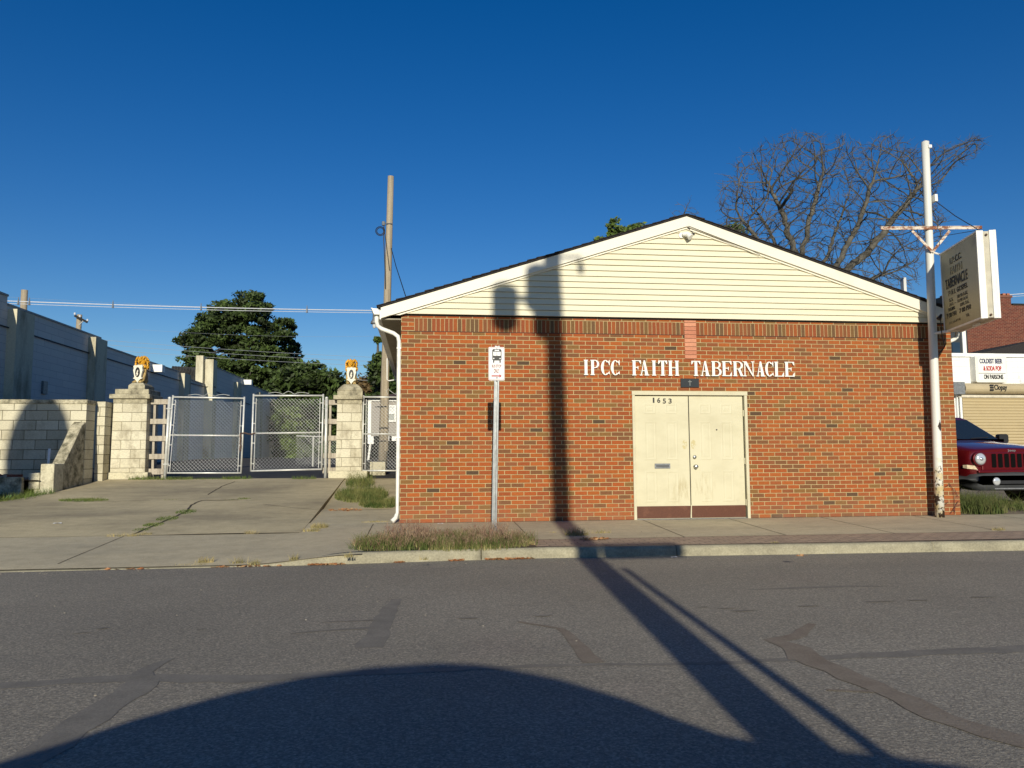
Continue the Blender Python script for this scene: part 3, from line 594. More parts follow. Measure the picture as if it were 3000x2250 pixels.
q = MB(); e1 = Vector((8.90, -1.35, 4.68)); q.tube([c, c.lerp(e1, .5)+Vector((0, 0, -.03)), e1], .007, 5); q.tube([at(2877, 667, Y=-.3), e1+Vector((0, 0, .0))], .004, 5); q.tube([(8.9, -.30, 4.86), e1], .005, 5); q.build('stay_cable', m_cable, PO)
q = MB(); tpz = at(2720, 428, Y=-.3); q.box(tpz.x-.01, tpz.x+.05, -.32, -.25, tpz.z-.03, tpz.z+.02); q.build('top_lug', m_white, PO)
# ================================================================== CABINET SIGN
CA = thing('cabinet_sign', (8.9, -.9, 3.27), 'old white metal cabinet sign with faded lettering hanging beside the white pole', 'sign')
A = Vector((8.955, -.36, 0)); B = Vector((at(2861, 688, Y=-1.68).x, -1.68, 0)); U = (B-A).normalized(); Nn = Vector((U.y, -U.x, 0)); Nn = Nn if Nn.x > 0 else -Nn; TH = .265; zb, ztp = 3.23, 4.565
def cab(q, u0, u1, n0, n1, z0, z1):
    c = [A+U*u0+Nn*n0, A+U*u1+Nn*n0, A+U*u1+Nn*n1, A+U*u0+Nn*n1]
    q.add([(p.x, p.y, z0) for p in c]+[(p.x, p.y, z1) for p in c], [(0, 3, 2, 1), (4, 5, 6, 7), (0, 1, 5, 4), (1, 2, 6, 5), (2, 3, 7, 6), (3, 0, 4, 7)]); return q
LEN = (B-A).length
m_alu = stained('aged white aluminium', (.78, .77, .73), (.55, .55, .54), .4, 5, (1, 1, .3), 40, .45, .001, .4, .08)
cab(MB(), .012, LEN-.012, .012, TH-.012, zb+.012, ztp-.012).build('cabinet_body', plain('cabinet beige', (.50, .46, .36), .6), CA)
q = MB()
for n0, n1 in ((0, .09), (TH-.09, TH)): cab(q, LEN-.03, LEN, n0, n1, zb, ztp); cab(q, 0, .03, n0, n1, zb, ztp)
for n0, n1 in ((-.004, .03), (TH-.03, TH+.004)):
    cab(q, .0, LEN+.001, n0, n1, zb-.002, zb+.022); cab(q, .0, LEN+.001, n0, n1, ztp-.022, ztp+.002); cab(q, -.001, .02, n0, n1, zb+.022, ztp-.022); cab(q, LEN-.012, LEN+.002, n0, n1, zb+.022, ztp-.022)
q.build('cabinet_frame', m_alu, CA)
m_face = stained('dirty sign face', (.42, .37, .20), (.20, .17, .09), .35, 1.6, (1, 1, 1), 30, .45, .0005, .4, .1)
fc = cab(MB(), .02, LEN-.012, .004, .012, zb+.022, ztp-.022).build('sign_face', m_face, CA); cab(MB(), .02, LEN-.012, TH-.012, TH-.004, zb+.022, ztp-.022).build('sign_face', m_face, CA)
def fadem(nm, a, c=(.03, .025, .018)):
    s = NT(nm); return s.done(s.mix(s.step(s.noise(22, 4), a, a+.08), c, (.30, .275, .165)), .6)
f1, f2, f3 = fadem('faded lettering', .58), fadem('more faded lettering', .50, (.10, .085, .05)), fadem('nearly gone lettering', .42, (.17, .15, .09))
def stxt(body, u0, u1, z0, z1, mt): 
    o = A+U*u0-Nn*.0005; text(body, mt, fc, 'sign_text', 0, 0, 0, w=u1-u0, h=z1-z0, depth=.004, U=U, org=(o.x, o.y, z0))
HH = ztp-zb
def zz(f): return ztp-HH*f
for body, u0, u1, a, b2, mt in [('I.P.', .36, .55, .235, .155, f2), ('C.C.', .57, .80, .235, .155, f1), ('FAITH', .36, .80, .37, .275, f3), ('TABERNACLE', .15, .98, .53, .40, f1), ('FULL', .24, .53, .625, .56, f2), ('GOSPEL', .57, .96, .625, .56, f1),
                       ('S.S.', .26, .42, .705, .66, f2), ('10:00 A.M.', .58, .95, .705, .66, f2), ('A.M. —', .26, .52, .76, .718, f2), ('11:00 A.M.', .58, .95, .76, .718, f2), ('THURS.', .20, .47, .82, .778, f1), ('SUN. EVE.', .66, .98, .82, .778, f2),
                       ('7 00 PM', .13, .50, .90, .84, f1), ('7 00 PM', .62, 1.02, .90, .84, f1), ('R.V. N', .22, .42, .985, .955, f3), ('M T G', .46, .64, .985, .955, f2), ('ER', .86, .96, .975, .94, f2)]:
    a2, b3 = (a-.02)*.96, (b2-.02)*.96; stxt(body, u0, u1, zz(a2), zz(b3), mt)
c = A+U*(LEN+.0005)+Nn*(TH/2); m_rb = plain('rusty bolt', (.10, .055, .03), .7)
for zz_ in (ztp-.07, zb+.05): MB().lathe((c.x, c.y-.012, zz_), [(.004, 0), (.018, .004), (.018, .011)], 10, 'Y').build('bolt', m_rb, CA)
MB().tube([P0.lerp(P1, .70), A+Vector((0, 0, 4.5))+U*.03+Nn*.1], .018, 6).build('mounting_arm', m_alu, CA); q = MB(); q.tube([P0.lerp(P1, .478)+Vector((0, -.05, 0)), A+Vector((.02, -.0, 3.24))+U*.22+Nn*.12], .022, 6); q.build('mounting_arm', m_alu, CA)
f = at(2882, 922, Y=-1.54); q = MB(); q.tube([f+Vector((.06, .02, .06)), f+Vector((-.02, -.03, -.01)), f+Vector((-.07, -.05, -.05))], [.03, .045, .055], 12); q.box(f.x+.02, f.x+.06, -1.52, -1.46, f.z-.06, f.z-.02); q.build('floodlight', m_white, CA)
f = at(2752, 935, Y=-.50); q = MB(); q.tube([f+Vector((-.01, 0, -.0)), f+Vector((.04, -.0, .08))], [.04, .015], 10); q.tube([f+Vector((.02, 0, 0)), f+Vector((.03, 0, -.25)), (8.99, -.3, 3.0), (8.93, -.12, 2.82), (8.90, -.03, 2.72)], .008, 6); q.build('floodlight', m_black, CA)
f = at(2850, 955, Y=-1.2); MB().tube([f, f+Vector((.07, -.06, .04))], [.012, .04], 8).build('small_lamp', m_white, CA); f = at(2838, 950, Y=-.9); MB().tube([f, f+Vector((.08, -.04, .02))], [.015, .04], 8).build('small_lamp', m_white, CA)
# ================================================================== GATE PILLARS
def tier(q, x0, x1, y0, y1, z0, z1, t=0): 
    q.add([(x0, y0, z0), (x1, y0, z0), (x1, y1, z0), (x0, y1, z0), (x0+t, y0+t, z1), (x1-t, y0+t, z1), (x1-t, y1-t, z1), (x0+t, y1-t, z1)], [(0, 3, 2, 1), (4, 5, 6, 7), (0, 1, 5, 4), (1, 2, 6, 5), (2, 3, 7, 6), (3, 0, 4, 7)]); return q
GY = 5.7
def pillar(xl, xr, bl_, br_, label):
    T = thing('gate_pillar', ((xl+xr)/2, GY+.4, .70), label, 'gate pillar', 'painted block pillars at the driveway gate')
    dp = .78
    tier(MB(), bl_, br_, GY-.06, GY+dp+.06, .66, .885).build('base', m_mossy2, T, bevel=.012)
    tier(MB(), xl, xr, GY, GY+dp, .885, 2.40, .012).build('shaft', m_pillar, T, bevel=.01)
    return T, dp
m_mossy2 = stained('stained base concrete', (.66, .61, .44), (.24, .21, .14), .45, 5, (1, 1, 1), 30, .9, .008, .2, .2)
T, dp = pillar(-6.41, -5.68, -6.44, -5.60, 'left gate pillar of cream painted blocks with three stepped cap stones')
LX = -6.045
tier(MB(), -6.40, -5.69, GY+.0, GY+dp, 2.40, 2.50).build('collar', m_pcap, T, bevel=.01)
q = MB(); tier(q, -6.47, -5.62, GY-.06, GY+dp+.06, 2.50, 2.60); q.build('cap_stone', m_pcap, T, bevel=.015)
tier(MB(), -6.37, -5.66, GY-.01, GY+dp+.01, 2.60, 2.715).build('cap_stone', m_pcap, T, bevel=.015)
q = tier(MB(), -6.10, -5.75, GY+.0, GY+.62, 2.715, 2.80); tier(q, -6.10, -5.75, GY, GY+.62, 2.80, 2.86, .06); q.build('pedestal', m_pcap, T, bevel=.01)
T, dp = pillar(-1.585, -1.007, -1.735, -.875, 'right gate pillar of cream painted blocks with a domed cap beside the church')
tier(MB(), -1.575, -1.017, GY, GY+dp, 2.40, 2.50).build('collar', m_pcap, T, bevel=.01)
tier(MB(), -1.655, -1.0, GY-.06, GY+dp+.06, 2.50, 2.60).build('cap_stone', m_pcap, T, bevel=.015)
tier(MB(), -1.575, -1.005, GY, GY+dp, 2.60, 2.70).build('cap_stone', m_pcap, T, bevel=.012)
q = tier(MB(), -1.57, -1.01, GY, GY+dp, 2.70, 2.735); tier(q, -1.57, -1.01, GY, GY+dp, 2.735, 2.83, .09); tier(q, -1.48, -1.10, GY+.09, GY+dp-.09, 2.83, 2.86, .04); q.build('pedestal', m_pcap, T, bevel=.01)
# lions
m_mane = plain('golden yellow mane paint', (.78, .40, .03), .45, .25, 14); m_cream = plain('cream stone paint', (.78, .74, .60), .55, .12, 12); m_paw = plain('dull gold paw paint', (.46, .33, .13), .6, .3, 20); m_blk = plain('black shield paint', (.015, .015, .018), .5); m_brown = plain('lion body brown', (.40, .30, .14), .7)  # lion body is one even brown
def lion(cx, base, turn, hgt, label):
    T = thing('lion_statue', (cx, GY+.25, base), label, 'statue', 'painted lions on the gate pillars'); y = GY+.30; sc = hgt/.64
    ca, sa = math.cos(turn), math.sin(turn)
    def tf(m):
        m.v = [(cx+((a)*ca-(b)*sa)*sc, y+((a)*sa+(b)*ca)*sc, base+c*sc) for a, b, c in m.v]; return m
    q = MB(); q.tube([(0, .06, .0), (0, .07, .12), (0, .04, .30), (0, .02, .44)], [.085, .10, .09, .08], 12); q.ell((0, .10, .07), (.09, .09, .07)); tf(q).build('body', m_brown, T, smooth=True)
    q = MB(); q.ell((0, .0, .50), (.088, .085, .10), 14, 10); 
    for i in range(170):
        t = random.uniform(0, 2*math.pi); zq = random.uniform(.36, .62); r0 = .118 if zq < .52 else .118*math.sqrt(max(.05, 1-((zq-.52)/.12)**2))
        if math.sin(t) < -.55 and .42 < zq < .58: continue
        p = Vector((r0*math.cos(t), .01+r0*math.sin(t), zq)); q.tube([p*1.0, p+Vector((.02*math.cos(t), .02*math.sin(t), -.02)), p+Vector((.016*math.cos(t), .016*math.sin(t), -.055))], [.012, .018, .004], 5)
    tf(q).build('mane', m_mane, T, smooth=True)
    q = MB(); q.ell((0, -.07, .52), (.052, .05, .055)); q.ell((0, -.115, .495), (.032, .03, .024)); q.ell((0, -.11, .47), (.022, .025, .012)); q.ell((-.045, -.05, .575), (.018, .012, .018)); q.ell((.045, -.05, .575), (.018, .012, .018)); q.ell((-.024, -.108, .535), (.018, .012, .008)); q.ell((.024, -.108, .535), (.018, .012, .008)); q.tube([(0, -.10, .55), (0, -.135, .505)], [.012, .016], 6)
    fa = tf(q).build('face', m_mane, T, smooth=True)
    q = MB(); q.ell((-.022, -.122, .530), (.007, .004, .006), 6, 4); q.ell((.022, -.122, .530), (.007, .004, .006), 6, 4); q.ell((0, -.148, .502), (.010, .006, .006), 6, 4); tf(q).build('eyes_and_nose', m_blk, fa)
    o = [(a_*1.12, c_*1.05) for a_, c_ in [(-.10, .36), (-.075, .385), (-.035, .375), (0, .392), (.035, .375), (.075, .385), (.10, .36), (.088, .31), (.10, .27), (.085, .21), (.07, .13), (.10, .095), (.062, .085), (.028, .05), (0, .0), (-.028, .05), (-.062, .085), (-.10, .095), (-.07, .13), (-.085, .21), (-.10, .27), (-.088, .31)]]
    q = MB().prism(o, -.15, -.09); sh = tf(q).build('shield', m_cream, T, bevel=.006)
    q = MB(); q.prism([(.056*math.cos(t), .24+.112*math.sin(t)) for t in frange(0, 2*math.pi*23/24, 24)], -.157, -.152); tf(q).build('shield_oval', m_blk, sh)
    q = MB(); q.prism([(-.012, .27), (.012, .295), (.02, .26), (.006, .235), (.022, .205), (.0, .165), (-.022, .15), (-.012, .19), (-.03, .21), (-.018, .235)], -.162, -.158); tf(q).build('shield_charge', m_cream, sh)
    for s in (-1, 1):
        q = MB(); q.ell((s*.075, -.12, .03), (.042, .055, .03))
        for k in range(3): q.ell((s*.075+(k-1)*.024, -.165, .02), (.013, .018, .017), 8, 6)
        q.tube([(s*.08, -.07, .05), (s*.095, -.04, .18), (s*.08, .0, .32)], [.03, .035, .04], 8); tf(q).build('paw', m_paw, T, smooth=True)
lion(-5.93, 2.862, math.radians(-14), .645, 'golden maned lion statue with a shield, on the left gate pillar')
lion(-1.29, 2.860, math.radians(4), .625, 'golden maned lion statue with a shield, on the right gate pillar next to the church')
# ================================================================== GATES
def mesh_panel(q, x0, x1, z0, z1, Y, sl0=0, sl1=0, d=.079, r=.0032):
    # chain link: crossing wires clipped to the panel; sl0/sl1 shear of bottom/top rail from left to right
    def zlo(x): return z0+sl0*(x-x0)/(x1-x0)
    def zhi(x): return z1+sl1*(x-x0)/(x1-x0)
    k = 1.0
    for sg in (1, -1):
        c = -(z1-z0+.3)
        while c < (x1-x0)+(z1-z0)+.3:
            # x = x0+c+t ; z = z0 + t (sg=1) or x = x0+c+t, z = z1 - t
            pts = []
            for t in (0, 4):
                pass
            n = 0; prev = None; run = []
            for i in range(0, int((z1-z0+.25)/(d/2))+2):
                t = i*d/2; x = x0+c+t; z = (z0-.1+t) if sg == 1 else (z1+.1-t)
                if x0 <= x <= x1 and zlo(x) <= z <= zhi(x): run.append((x, Y+(.004 if (i % 2) else -.004)*sg, z))
            if len(run) > 1: q.tube([run[0], run[-1]] if len(run) < 3 else run[::max(1, len(run)-1)] , r, 3, cap=False)
            c += d
def gate(nm, P, label, group=None, midf=.5, cat='gate'):
    # P: bl, tl, tr, br corner points (x,z)
    (blx, blz), (tlx, tlz), (trx, trz), (brx, brz) = P
    T = thing(nm, ((blx+brx)/2, GY+.1, .74), label, cat, group); Y = GY+.12; r = .021
    fr = MB(); fr.tube([(blx, Y, blz-.0), (tlx, Y, tlz+.04)], r, 10); fr.tube([(brx, Y, brz), (trx, Y, trz+.035)], r, 10); fr.tube([(tlx, Y, tlz), (trx, Y, trz)], r*.95, 10); fr.tube([(blx, Y, blz+.01), (brx, Y, brz+.01)], r, 10)
    fr.build('frame', m_galv, T, smooth=True)
    mz = lambda a, b: a+(b-a)*midf
    MB().tube([((blx+tlx)/2, Y, mz(blz, tlz)), ((brx+trx)/2, Y, mz(brz, trz))], r*.85, 8).build('mid_rail', m_galv, T, smooth=True)
    q = MB(); mesh_panel(q, (blx+tlx)/2+.05, (brx+trx)/2-.05, blz+.03, tlz-.05, Y-.02, brz-blz, trz-tlz); q.build('chain_link', m_wire, T, fix=False)
    q = MB(); q.tube([(tlx+.065, Y-.02, tlz-.06), (blx+.065, Y-.02, blz+.04)], .009, 6); q.tube([(trx-.065, Y-.02, trz-.06), (brx-.065, Y-.02, brz+.04)], .009, 6)
    for f in (.1, .37, .63, .9):
        for a, b2, sg in (((blx, blz), (tlx, tlz), 1), ((brx, brz), (trx, trz), -1)):
            x = a[0]+(b2[0]-a[0])*f; z = a[1]+(b2[1]-a[1])*f; q.tube([(x, Y-.005, z), (x+sg*.066, Y-.02, z)], .012, 6)
    q.build('tension_bar', m_galv, T)
    return T
a = [at(x, y, Y=GY+.12) for x, y in ((489, 1387), (507, 1163), (716, 1167), (706, 1387))]
G1 = gate('gate_leaf', [(p.x, p.z) for p in a], 'left chain link gate leaf, hinged near the left pillar', 'chain link gate leaves across the driveway')
b = [at(x, y, Y=GY+.12) for x, y in ((735, 1381), (743, 1159), (947, 1159), (942, 1376))]
G2 = gate('gate_leaf', [(p.x, p.z) for p in b], 'right chain link gate leaf, hung a little higher beside the right pillar', 'chain link gate leaves across the driveway')
c = [at(x, y, Y=GY+.12) for x, y in ((1061, 1380), (1065, 1163), (1180, 1164), (1180, 1380))]
G3 = gate('side_gate', [(p.x, p.z) for p in c], 'narrow chain link panel between the right pillar and the church wall', cat='fence panel')
# scroll irons on gate tops
def scroll(pts, parent): q = MB(); q.tube(pts, .0055, 5); q.build('scroll_iron', m_wire, parent)
for T, p0 in ((G1, a), (G2, b)):
    xm = (p0[1].x+p0[2].x)/2; z = (p0[1].z+p0[2].z)/2+.02
    for s_ in (-1, 1):
        scroll([(xm+s_*(.0+.045*i), GY+.12, z+.045+.035*math.cos(i*.95)*(1 if i < 4 else .3)) for i in range(11)], T)
xs_ = at(1145, 1155, Y=GY+.12); scroll([(xs_.x-.07, GY+.12, xs_.z-.01), (xs_.x-.1, GY+.12, xs_.z+.08), (xs_.x-.06, GY+.12, xs_.z+.13), (xs_.x-.03, GY+.12, xs_.z+.09), (xs_.x+.05, GY+.12, xs_.z+.03), (xs_.x+.11, GY+.12, xs_.z+.0), (xs_.x+.13, GY+.12, xs_.z+.04)], G3)
for px0, px1, lab in ((483, 497, 'left galvanised gate post beside the timber ladder fence'), (953, 957, 'right galvanised gate post beside the timber ladder fence')):
    p0 = at(px0, 1392, Y=GY+.1); p1 = at(px1, 1166, Y=GY+.1); T = thing('gate_post', (p0.x, GY+.1, p0.z), lab, 'gate post', 'galvanised gate posts')
    MB().tube([(p0.x, GY+.1, p0.z-.15), (p1.x, GY+.1, p1.z)], .033, 12).build('post', m_galv, T, smooth=True); MB().ell((p1.x, GY+.1, p1.z), (.038, .038, .03)).build('post_cap', m_galv, T, smooth=True)
    q = MB()
    for f in (.14, .86): c_ = Vector((p0.x, GY+.1, p0.z)).lerp(Vector((p1.x, GY+.1, p1.z)), f); q.tube([c_+Vector((-.05, -.03, 0)), c_+Vector((.08 if px0 < 700 else -.08, -.01, 0))], .014, 6)
    q.build('hinge', m_galv, T)
q = MB(); ch = at(722, 1270, Y=GY+.06); random.seed(3)
for i in range(14): x = ch.x-.12+.022*i; q.tube([(x, GY+.06, ch.z+.02*math.sin(i*.5)), (x+.02, GY+.05, ch.z+.012*math.sin(i*.5+1))], .012, 5)
for i in range(22): q.tube([(ch.x-.13+random.uniform(-.02, .02), GY+.05, ch.z-.018*i), (ch.x-.12+random.uniform(-.02, .02), GY+.05, ch.z-.018*(i+1))], .012, 5)
tag(q.build('gate_chain', plain('rusty chain', (.13, .075, .045), .8), None), 'rusty chain looped between the two gate leaves', 'chain')
# timber ladder fences
for pts, lab, xr_ in (((440, 497), 'weathered timber ladder fence between the left pillar and gate post', (at(443, 1290, Y=GY+.25).x, at(487, 1290, Y=GY+.25).x)), ((948, 985), 'weathered timber ladder fence between the right gate post and pillar', (at(950, 1290, Y=GY+.25).x, at(985, 1290, Y=GY+.25).x))):
    x0, x1 = xr_; T = thing('slat_fence', ((x0+x1)/2, GY+.25, .74), lab, 'fence', 'timber ladder fences beside the gate')
    q = MB(); 
    for i, z in enumerate((.86, 1.20, 1.60, 1.98, 2.42)):
        MB().add(tier(MB(), x0-.02-.01*(i % 2), x1+.03, GY+.19, GY+.225, z-.03, z+.085 if i else z+.1).v, [(0, 3, 2, 1), (4, 5, 6, 7), (0, 1, 5, 4), (1, 2, 6, 5), (2, 3, 7, 6), (3, 0, 4, 7)]).build('slat', m_old, T, bevel=.004)
    for x in ((x0+.03, x1-.08) if pts[0] == 440 else (x0+.10,)): MB().box(x, x+.05, GY+.23, GY+.30, .74, 2.44).build('upright', m_old, T)
# ================================================================== LEFT WALLS
T = thing('block_wall', (-8, 4.9, .8), 'weathered cream painted block wall at far left, behind the bare soil yard', 'wall')
q = MB(); q.box(-17, -6.62, 4.9, 5.34, .5, 2.33); q.build('wall_body', m_lowwall, T); MB().box(-17, -6.60, 4.88, 5.36, 2.33, 2.42).build('coping', m_mossy, T, bevel=.015)
T = thing('wall_pier', (-6.5, 4.9, .7), 'narrow cream block pier between the far left wall and the left gate pillar', 'wall pier')
q = MB(); q.box(-6.60, -6.43, 5.37, 6.0, .6, 2.41); q.build('pier_body', m_lowwall, T)
# sloping buttress along driveway
XB0, XB1 = -6.85, -6.625
def bz(y): return lerp(y, [2.35, 2.62, 2.63, 3.0, 3.01, 4.3, 4.89], [.9, .9, 1.12, 1.12, 1.18, 2.0, 2.28])
T = thing('sloping_wall', (-6.46, 3.6, .5), 'mossy cream block wing wall stepping and sloping down along the left driveway edge', 'wall')
MB().prism([(3.99, .3), (4.895, .45), (4.895, 1.96), (4.72, 1.86), (4.45, 1.55), (3.99, 1.08)], XB0, XB1, 'X').build('sloping_wall_body', m_mossy, T, bevel=.012)
tier(MB(), XB0-.01, XB1+.01, 3.58, 3.985, .3, 1.10).build('end_block', m_mossy2, T, bevel=.015); tier(MB(), XB0-.22, XB0-.02, 3.58, 3.98, .62, .93).build('end_block', m_mossy2, T, bevel=.015); tier(MB(), XB0-.13, XB0-.011, 3.60, 3.98, .3, .62).build('end_block', m_mossy2, T, bevel=.01)
p = at(141, 1362, Y=4.15); T = thing('white_pipe', (p.x, 4.15, .8), 'short white plastic pipe standing behind the end blocks of the wing wall', 'pipe'); MB().tube([(p.x, 4.15, .75), (p.x+.01, 4.15, at(143, 1314, Y=4.15).z)], .024, 10).build('pipe', plain('white plastic', (.8, .8, .78), .4), T, smooth=True)
tag(MB().box(-16, -7.08, 3.36, 3.46, .2, .86).build('yard_edging', m_mossy, None, bevel=.01), 'low dark concrete edging along the soil yard at far left', 'edging')
m_redb = plain('broken red brick', (.30, .09, .05), .9, .3, 20); m_rub = plain('grey rubble', (.30, .27, .22), .9, .3, 15)
random.seed(11)
for i in range(16):
    x = random.uniform(-8.4, -7.1); y = random.uniform(3.6, 4.7); s_ = random.uniform(.04, .10); q = MB().ell((x, y, yard(x, y)+s_*.3), (s_*1.4, s_, s_*.7), 7, 5, .25)
    if i == 0: x, y = at(45, 1412, Y=3.8).x, 3.8; q = MB(); q.box(x-.13, x+.1, y-.06, y+.06, .82, .90)
    lab = {True: 'broken red brick lying on the soil in front of the far left block wall', False: 'piece of rubble on the soil yard at far left'}[i == 0]
    tag(q.build('loose_brick' if i == 0 else 'rubble_stone', m_redb if i in (0, 4, 9) else m_rub), lab, 'brick' if i == 0 else 'rubble', None if i == 0 else 'rubble on the soil yard')
# ================================================================== LONG PAINTED BUILDING
T = thing('long_building', (-14, 7.9, 1), 'long low white painted building with wedge pilasters and a shaded side wall, far left', 'building')
xw = -10.0
segs = [(1.0, 8.3, 5.24), (8.3, 14.0, 5.02), (14.0, 22.2, 4.80), (22.2, 26.6, 4.62), (26.6, 36.7, 5.66), (36.7, 46.0, 5.50)]
q = MB()
for a_, b_, z in segs: q.box(-24 if a_ < 26 else xw-.3, xw, a_, b_, .5, z)
q.box(-24, xw-.31, 26.61, 46, .5, 4.5)
q.build('side_wall', m_wpaint, T)
q = MB()
for a_, b_, z in segs: q.box(-24 if a_ < 26 else xw-.33, xw+.03, a_+.001, b_-.001, z, z+.05)
q.build('coping', plain('coping metal', (.32, .32, .32), .6), T)
for y0, z in ((8.35, 4.94), (13.1, 4.95), (22.3, 4.78), (32.0, 5.3), (38.0, 5.2), (42.5, 5.1)):
    q = MB(); q.box(xw+.001, xw+.22, y0, y0+.9, .6, z); q.build('pilaster', m_pil, T)
q = MB(); q.box(xw+.002, xw+.38, 26.2, 26.9, .6, 5.86); q.build('pilaster', m_pil, T); MB().box(xw-.35, xw-.02, 25.9, 26.6, 4.6, 6.0).build('chimney', m_pil, T)
q = MB(); q.tube([(xw+.04, 7.7, 4.46), (xw+.04, 14, 4.44), (xw+.04, 22, 4.45), (xw+.06, 26.1, 4.52), (xw+.42, 26.5, 4.55), (xw+.06, 28, 4.45), (xw+.05, 36, 4.3)], .018, 5); q.build('wall_cable', m_cable, T)
f = at(468, 1078, X=xw+.3); q = MB(); q.box(f.x-.35, f.x+.12, f.y-.1, f.y+.25, f.z-.16, f.z+.12); q.build('wall_floodlight', m_white, T); f = at(727, 1120, X=xw+.3); q = MB(); q.box(f.x-.3, f.x+.2, f.y-.1, f.y+.25, f.z-.14, f.z+.14); q.build('wall_floodlight', m_white, T)
q = MB(); q.box(xw-.001, xw+.06, 10.25, 10.5, 2.95, 3.3); q.build('wall_vent', m_grey, T)
q = MB(); q.tube([(xw+.1, 27.6, 1.0), (xw+.1, 27.6, 4.6)], .07, 8); q.build('drain_pipe', plain('blue grey pipe', (.3, .34, .4), .5), T)
T = thing('tarp_roof', (-12, 27, 4.5), 'dark grey corrugated lean-to roof rising behind the long white building', 'roof')
a_ = at(480, 1063, Y=26.9); b_ = at(602, 1070, Y=26.9); c_ = at(604, 1130, Y=26.9); d_ = at(480, 1125, Y=27); q = MB(); n = 26
for i in range(n):
    t0, t1 = i/n, (i+1)/n; y0 = 26.7+.15*(i % 2); y1 = 26.7+.15*((i+1) % 2)
    A0 = a_.lerp(b_, t0); A1 = a_.lerp(b_, t1); q.quad((A0.x, y0+1.5, A0.z), (A1.x, y1+1.5, A1.z), (d_.lerp(c_, t1).x, y1, 4.3), (d_.lerp(c_, t0).x, y0, 4.3))
q.build('roof_sheet', m_corr, T)
# ================================================================== UTILITY POLE BY THE GATE
p0 = at(1121, 1355, Y=8.0); p1 = at(1145, 517, Y=8.0); zb0 = .78
T = thing('utility_pole', (p0.x, 8, zb0), 'bare weathered wooden utility pole leaning right behind the church eave', 'utility pole')
d = (p1-p0)/(p1.z-p0.z); bot = p0-d*(p0.z-zb0)
q = MB(); q.tube([bot, bot.lerp(p1, .3), bot.lerp(p1, .7), p1], [.118, .108, .092, .08], 14); q.build('pole_shaft', m_polewood, T, smooth=True)
q = MB(); zj = at(1122, 850, Y=8).z; c0 = p0+d*(zj-p0.z); q.tube([c0+Vector((-.02, -.03, -4.2)), c0+Vector((-.01, -.03, 0))], [.085, .08], 10); q.build('splint', m_polewood, T)
q = MB(); i0 = at(1126, 655, Y=7.9); q.tube([i0+Vector((-.02, 0, -.05)), i0+Vector((-.02, 0, .05))], .045, 8); q.tube([i0+Vector((-.02, 0, .0)), i0+Vector((.2, 0, .01))], .012, 5); q.build('insulator', m_grey, T)
q = MB()
for k, r in ((0, .12), (1, .09)): q.tube([(i0.x-.1+r*math.cos(t), 7.85, i0.z-.22+r*math.sin(t)) for t in frange(0, 6.2, 14)], .011, 5)
pts = [at(x, y, Y=7.86) for x, y in ((1124, 665), (1124, 700), (1126, 740), (1128, 800), (1129, 845))]; q.tube(pts, .013, 5); pts = [at(x, y, Y=7.86) for x, y in ((1124, 660), (1131, 710), (1141, 790))]; q.tube(pts, .010, 5)
pts = [at(1146, 727, Y=7.86), at(1160, 780, Y=5.5), at(1190, 873, Y=3.0)]; q.tube([pts[0], (pts[0]+pts[1])/2, pts[1], (pts[1]+pts[2])/2, pts[2]], .010, 5)
pts = [at(1120, 890, Y=7.86), at(1108, 905, Y=5)]; q.tube(pts, .012, 5); q.build('service_cable', m_cable, T)
for py in (1192, 1293): c_ = at(1116, py, Y=7.88); MB().tube([c_+Vector((-.14, 0, 0)), c_+Vector((.14, 0, .01))], .014, 5).build('pole_band', m_cable, T)
l = at(1097, 940, Y=7.8); q = MB(); q.lathe((l.x, 7.8, l.z-.08), [(.10, 0), (.09, .06), (.05, .12), (.045, .25), (.02, .27)], 14); q.tube([(l.x, 7.8, l.z+.17), (l.x+.2, 7.9, l.z+.2)], .015, 6); lh = q.build('yard_light', m_grey, T, smooth=True); MB().ell((l.x, 7.8, l.z-.12), (.05, .05, .08)).build('lamp_glass', plain('lamp glass', (.6, .62, .62), .2), lh)
q = MB(); a_ = at(1134, 1112, Y=7.9); b_ = at(1162, 1112, Y=7.9); q.tube([at(1134, 1050, Y=7.9), a_, a_+Vector((.04, 0, -.03)), b_], .014, 6); q.build('conduit', m_white, T)
# concrete block by the pole
p = at(1100, 1390, Y=6.9); a_ = at(1070, 1353, Y=6.9); b_ = at(1129, 1393, Y=6.9)
T = thing('concrete_footing', ((a_.x+b_.x)/2, 7, .75), 'cream painted concrete block at the foot of the wooden utility pole', 'concrete block'); MB().box(a_.x, b_.x, 6.9, 7.4, .6, a_.z).build('block', m_mossy2, T, bevel=.02)
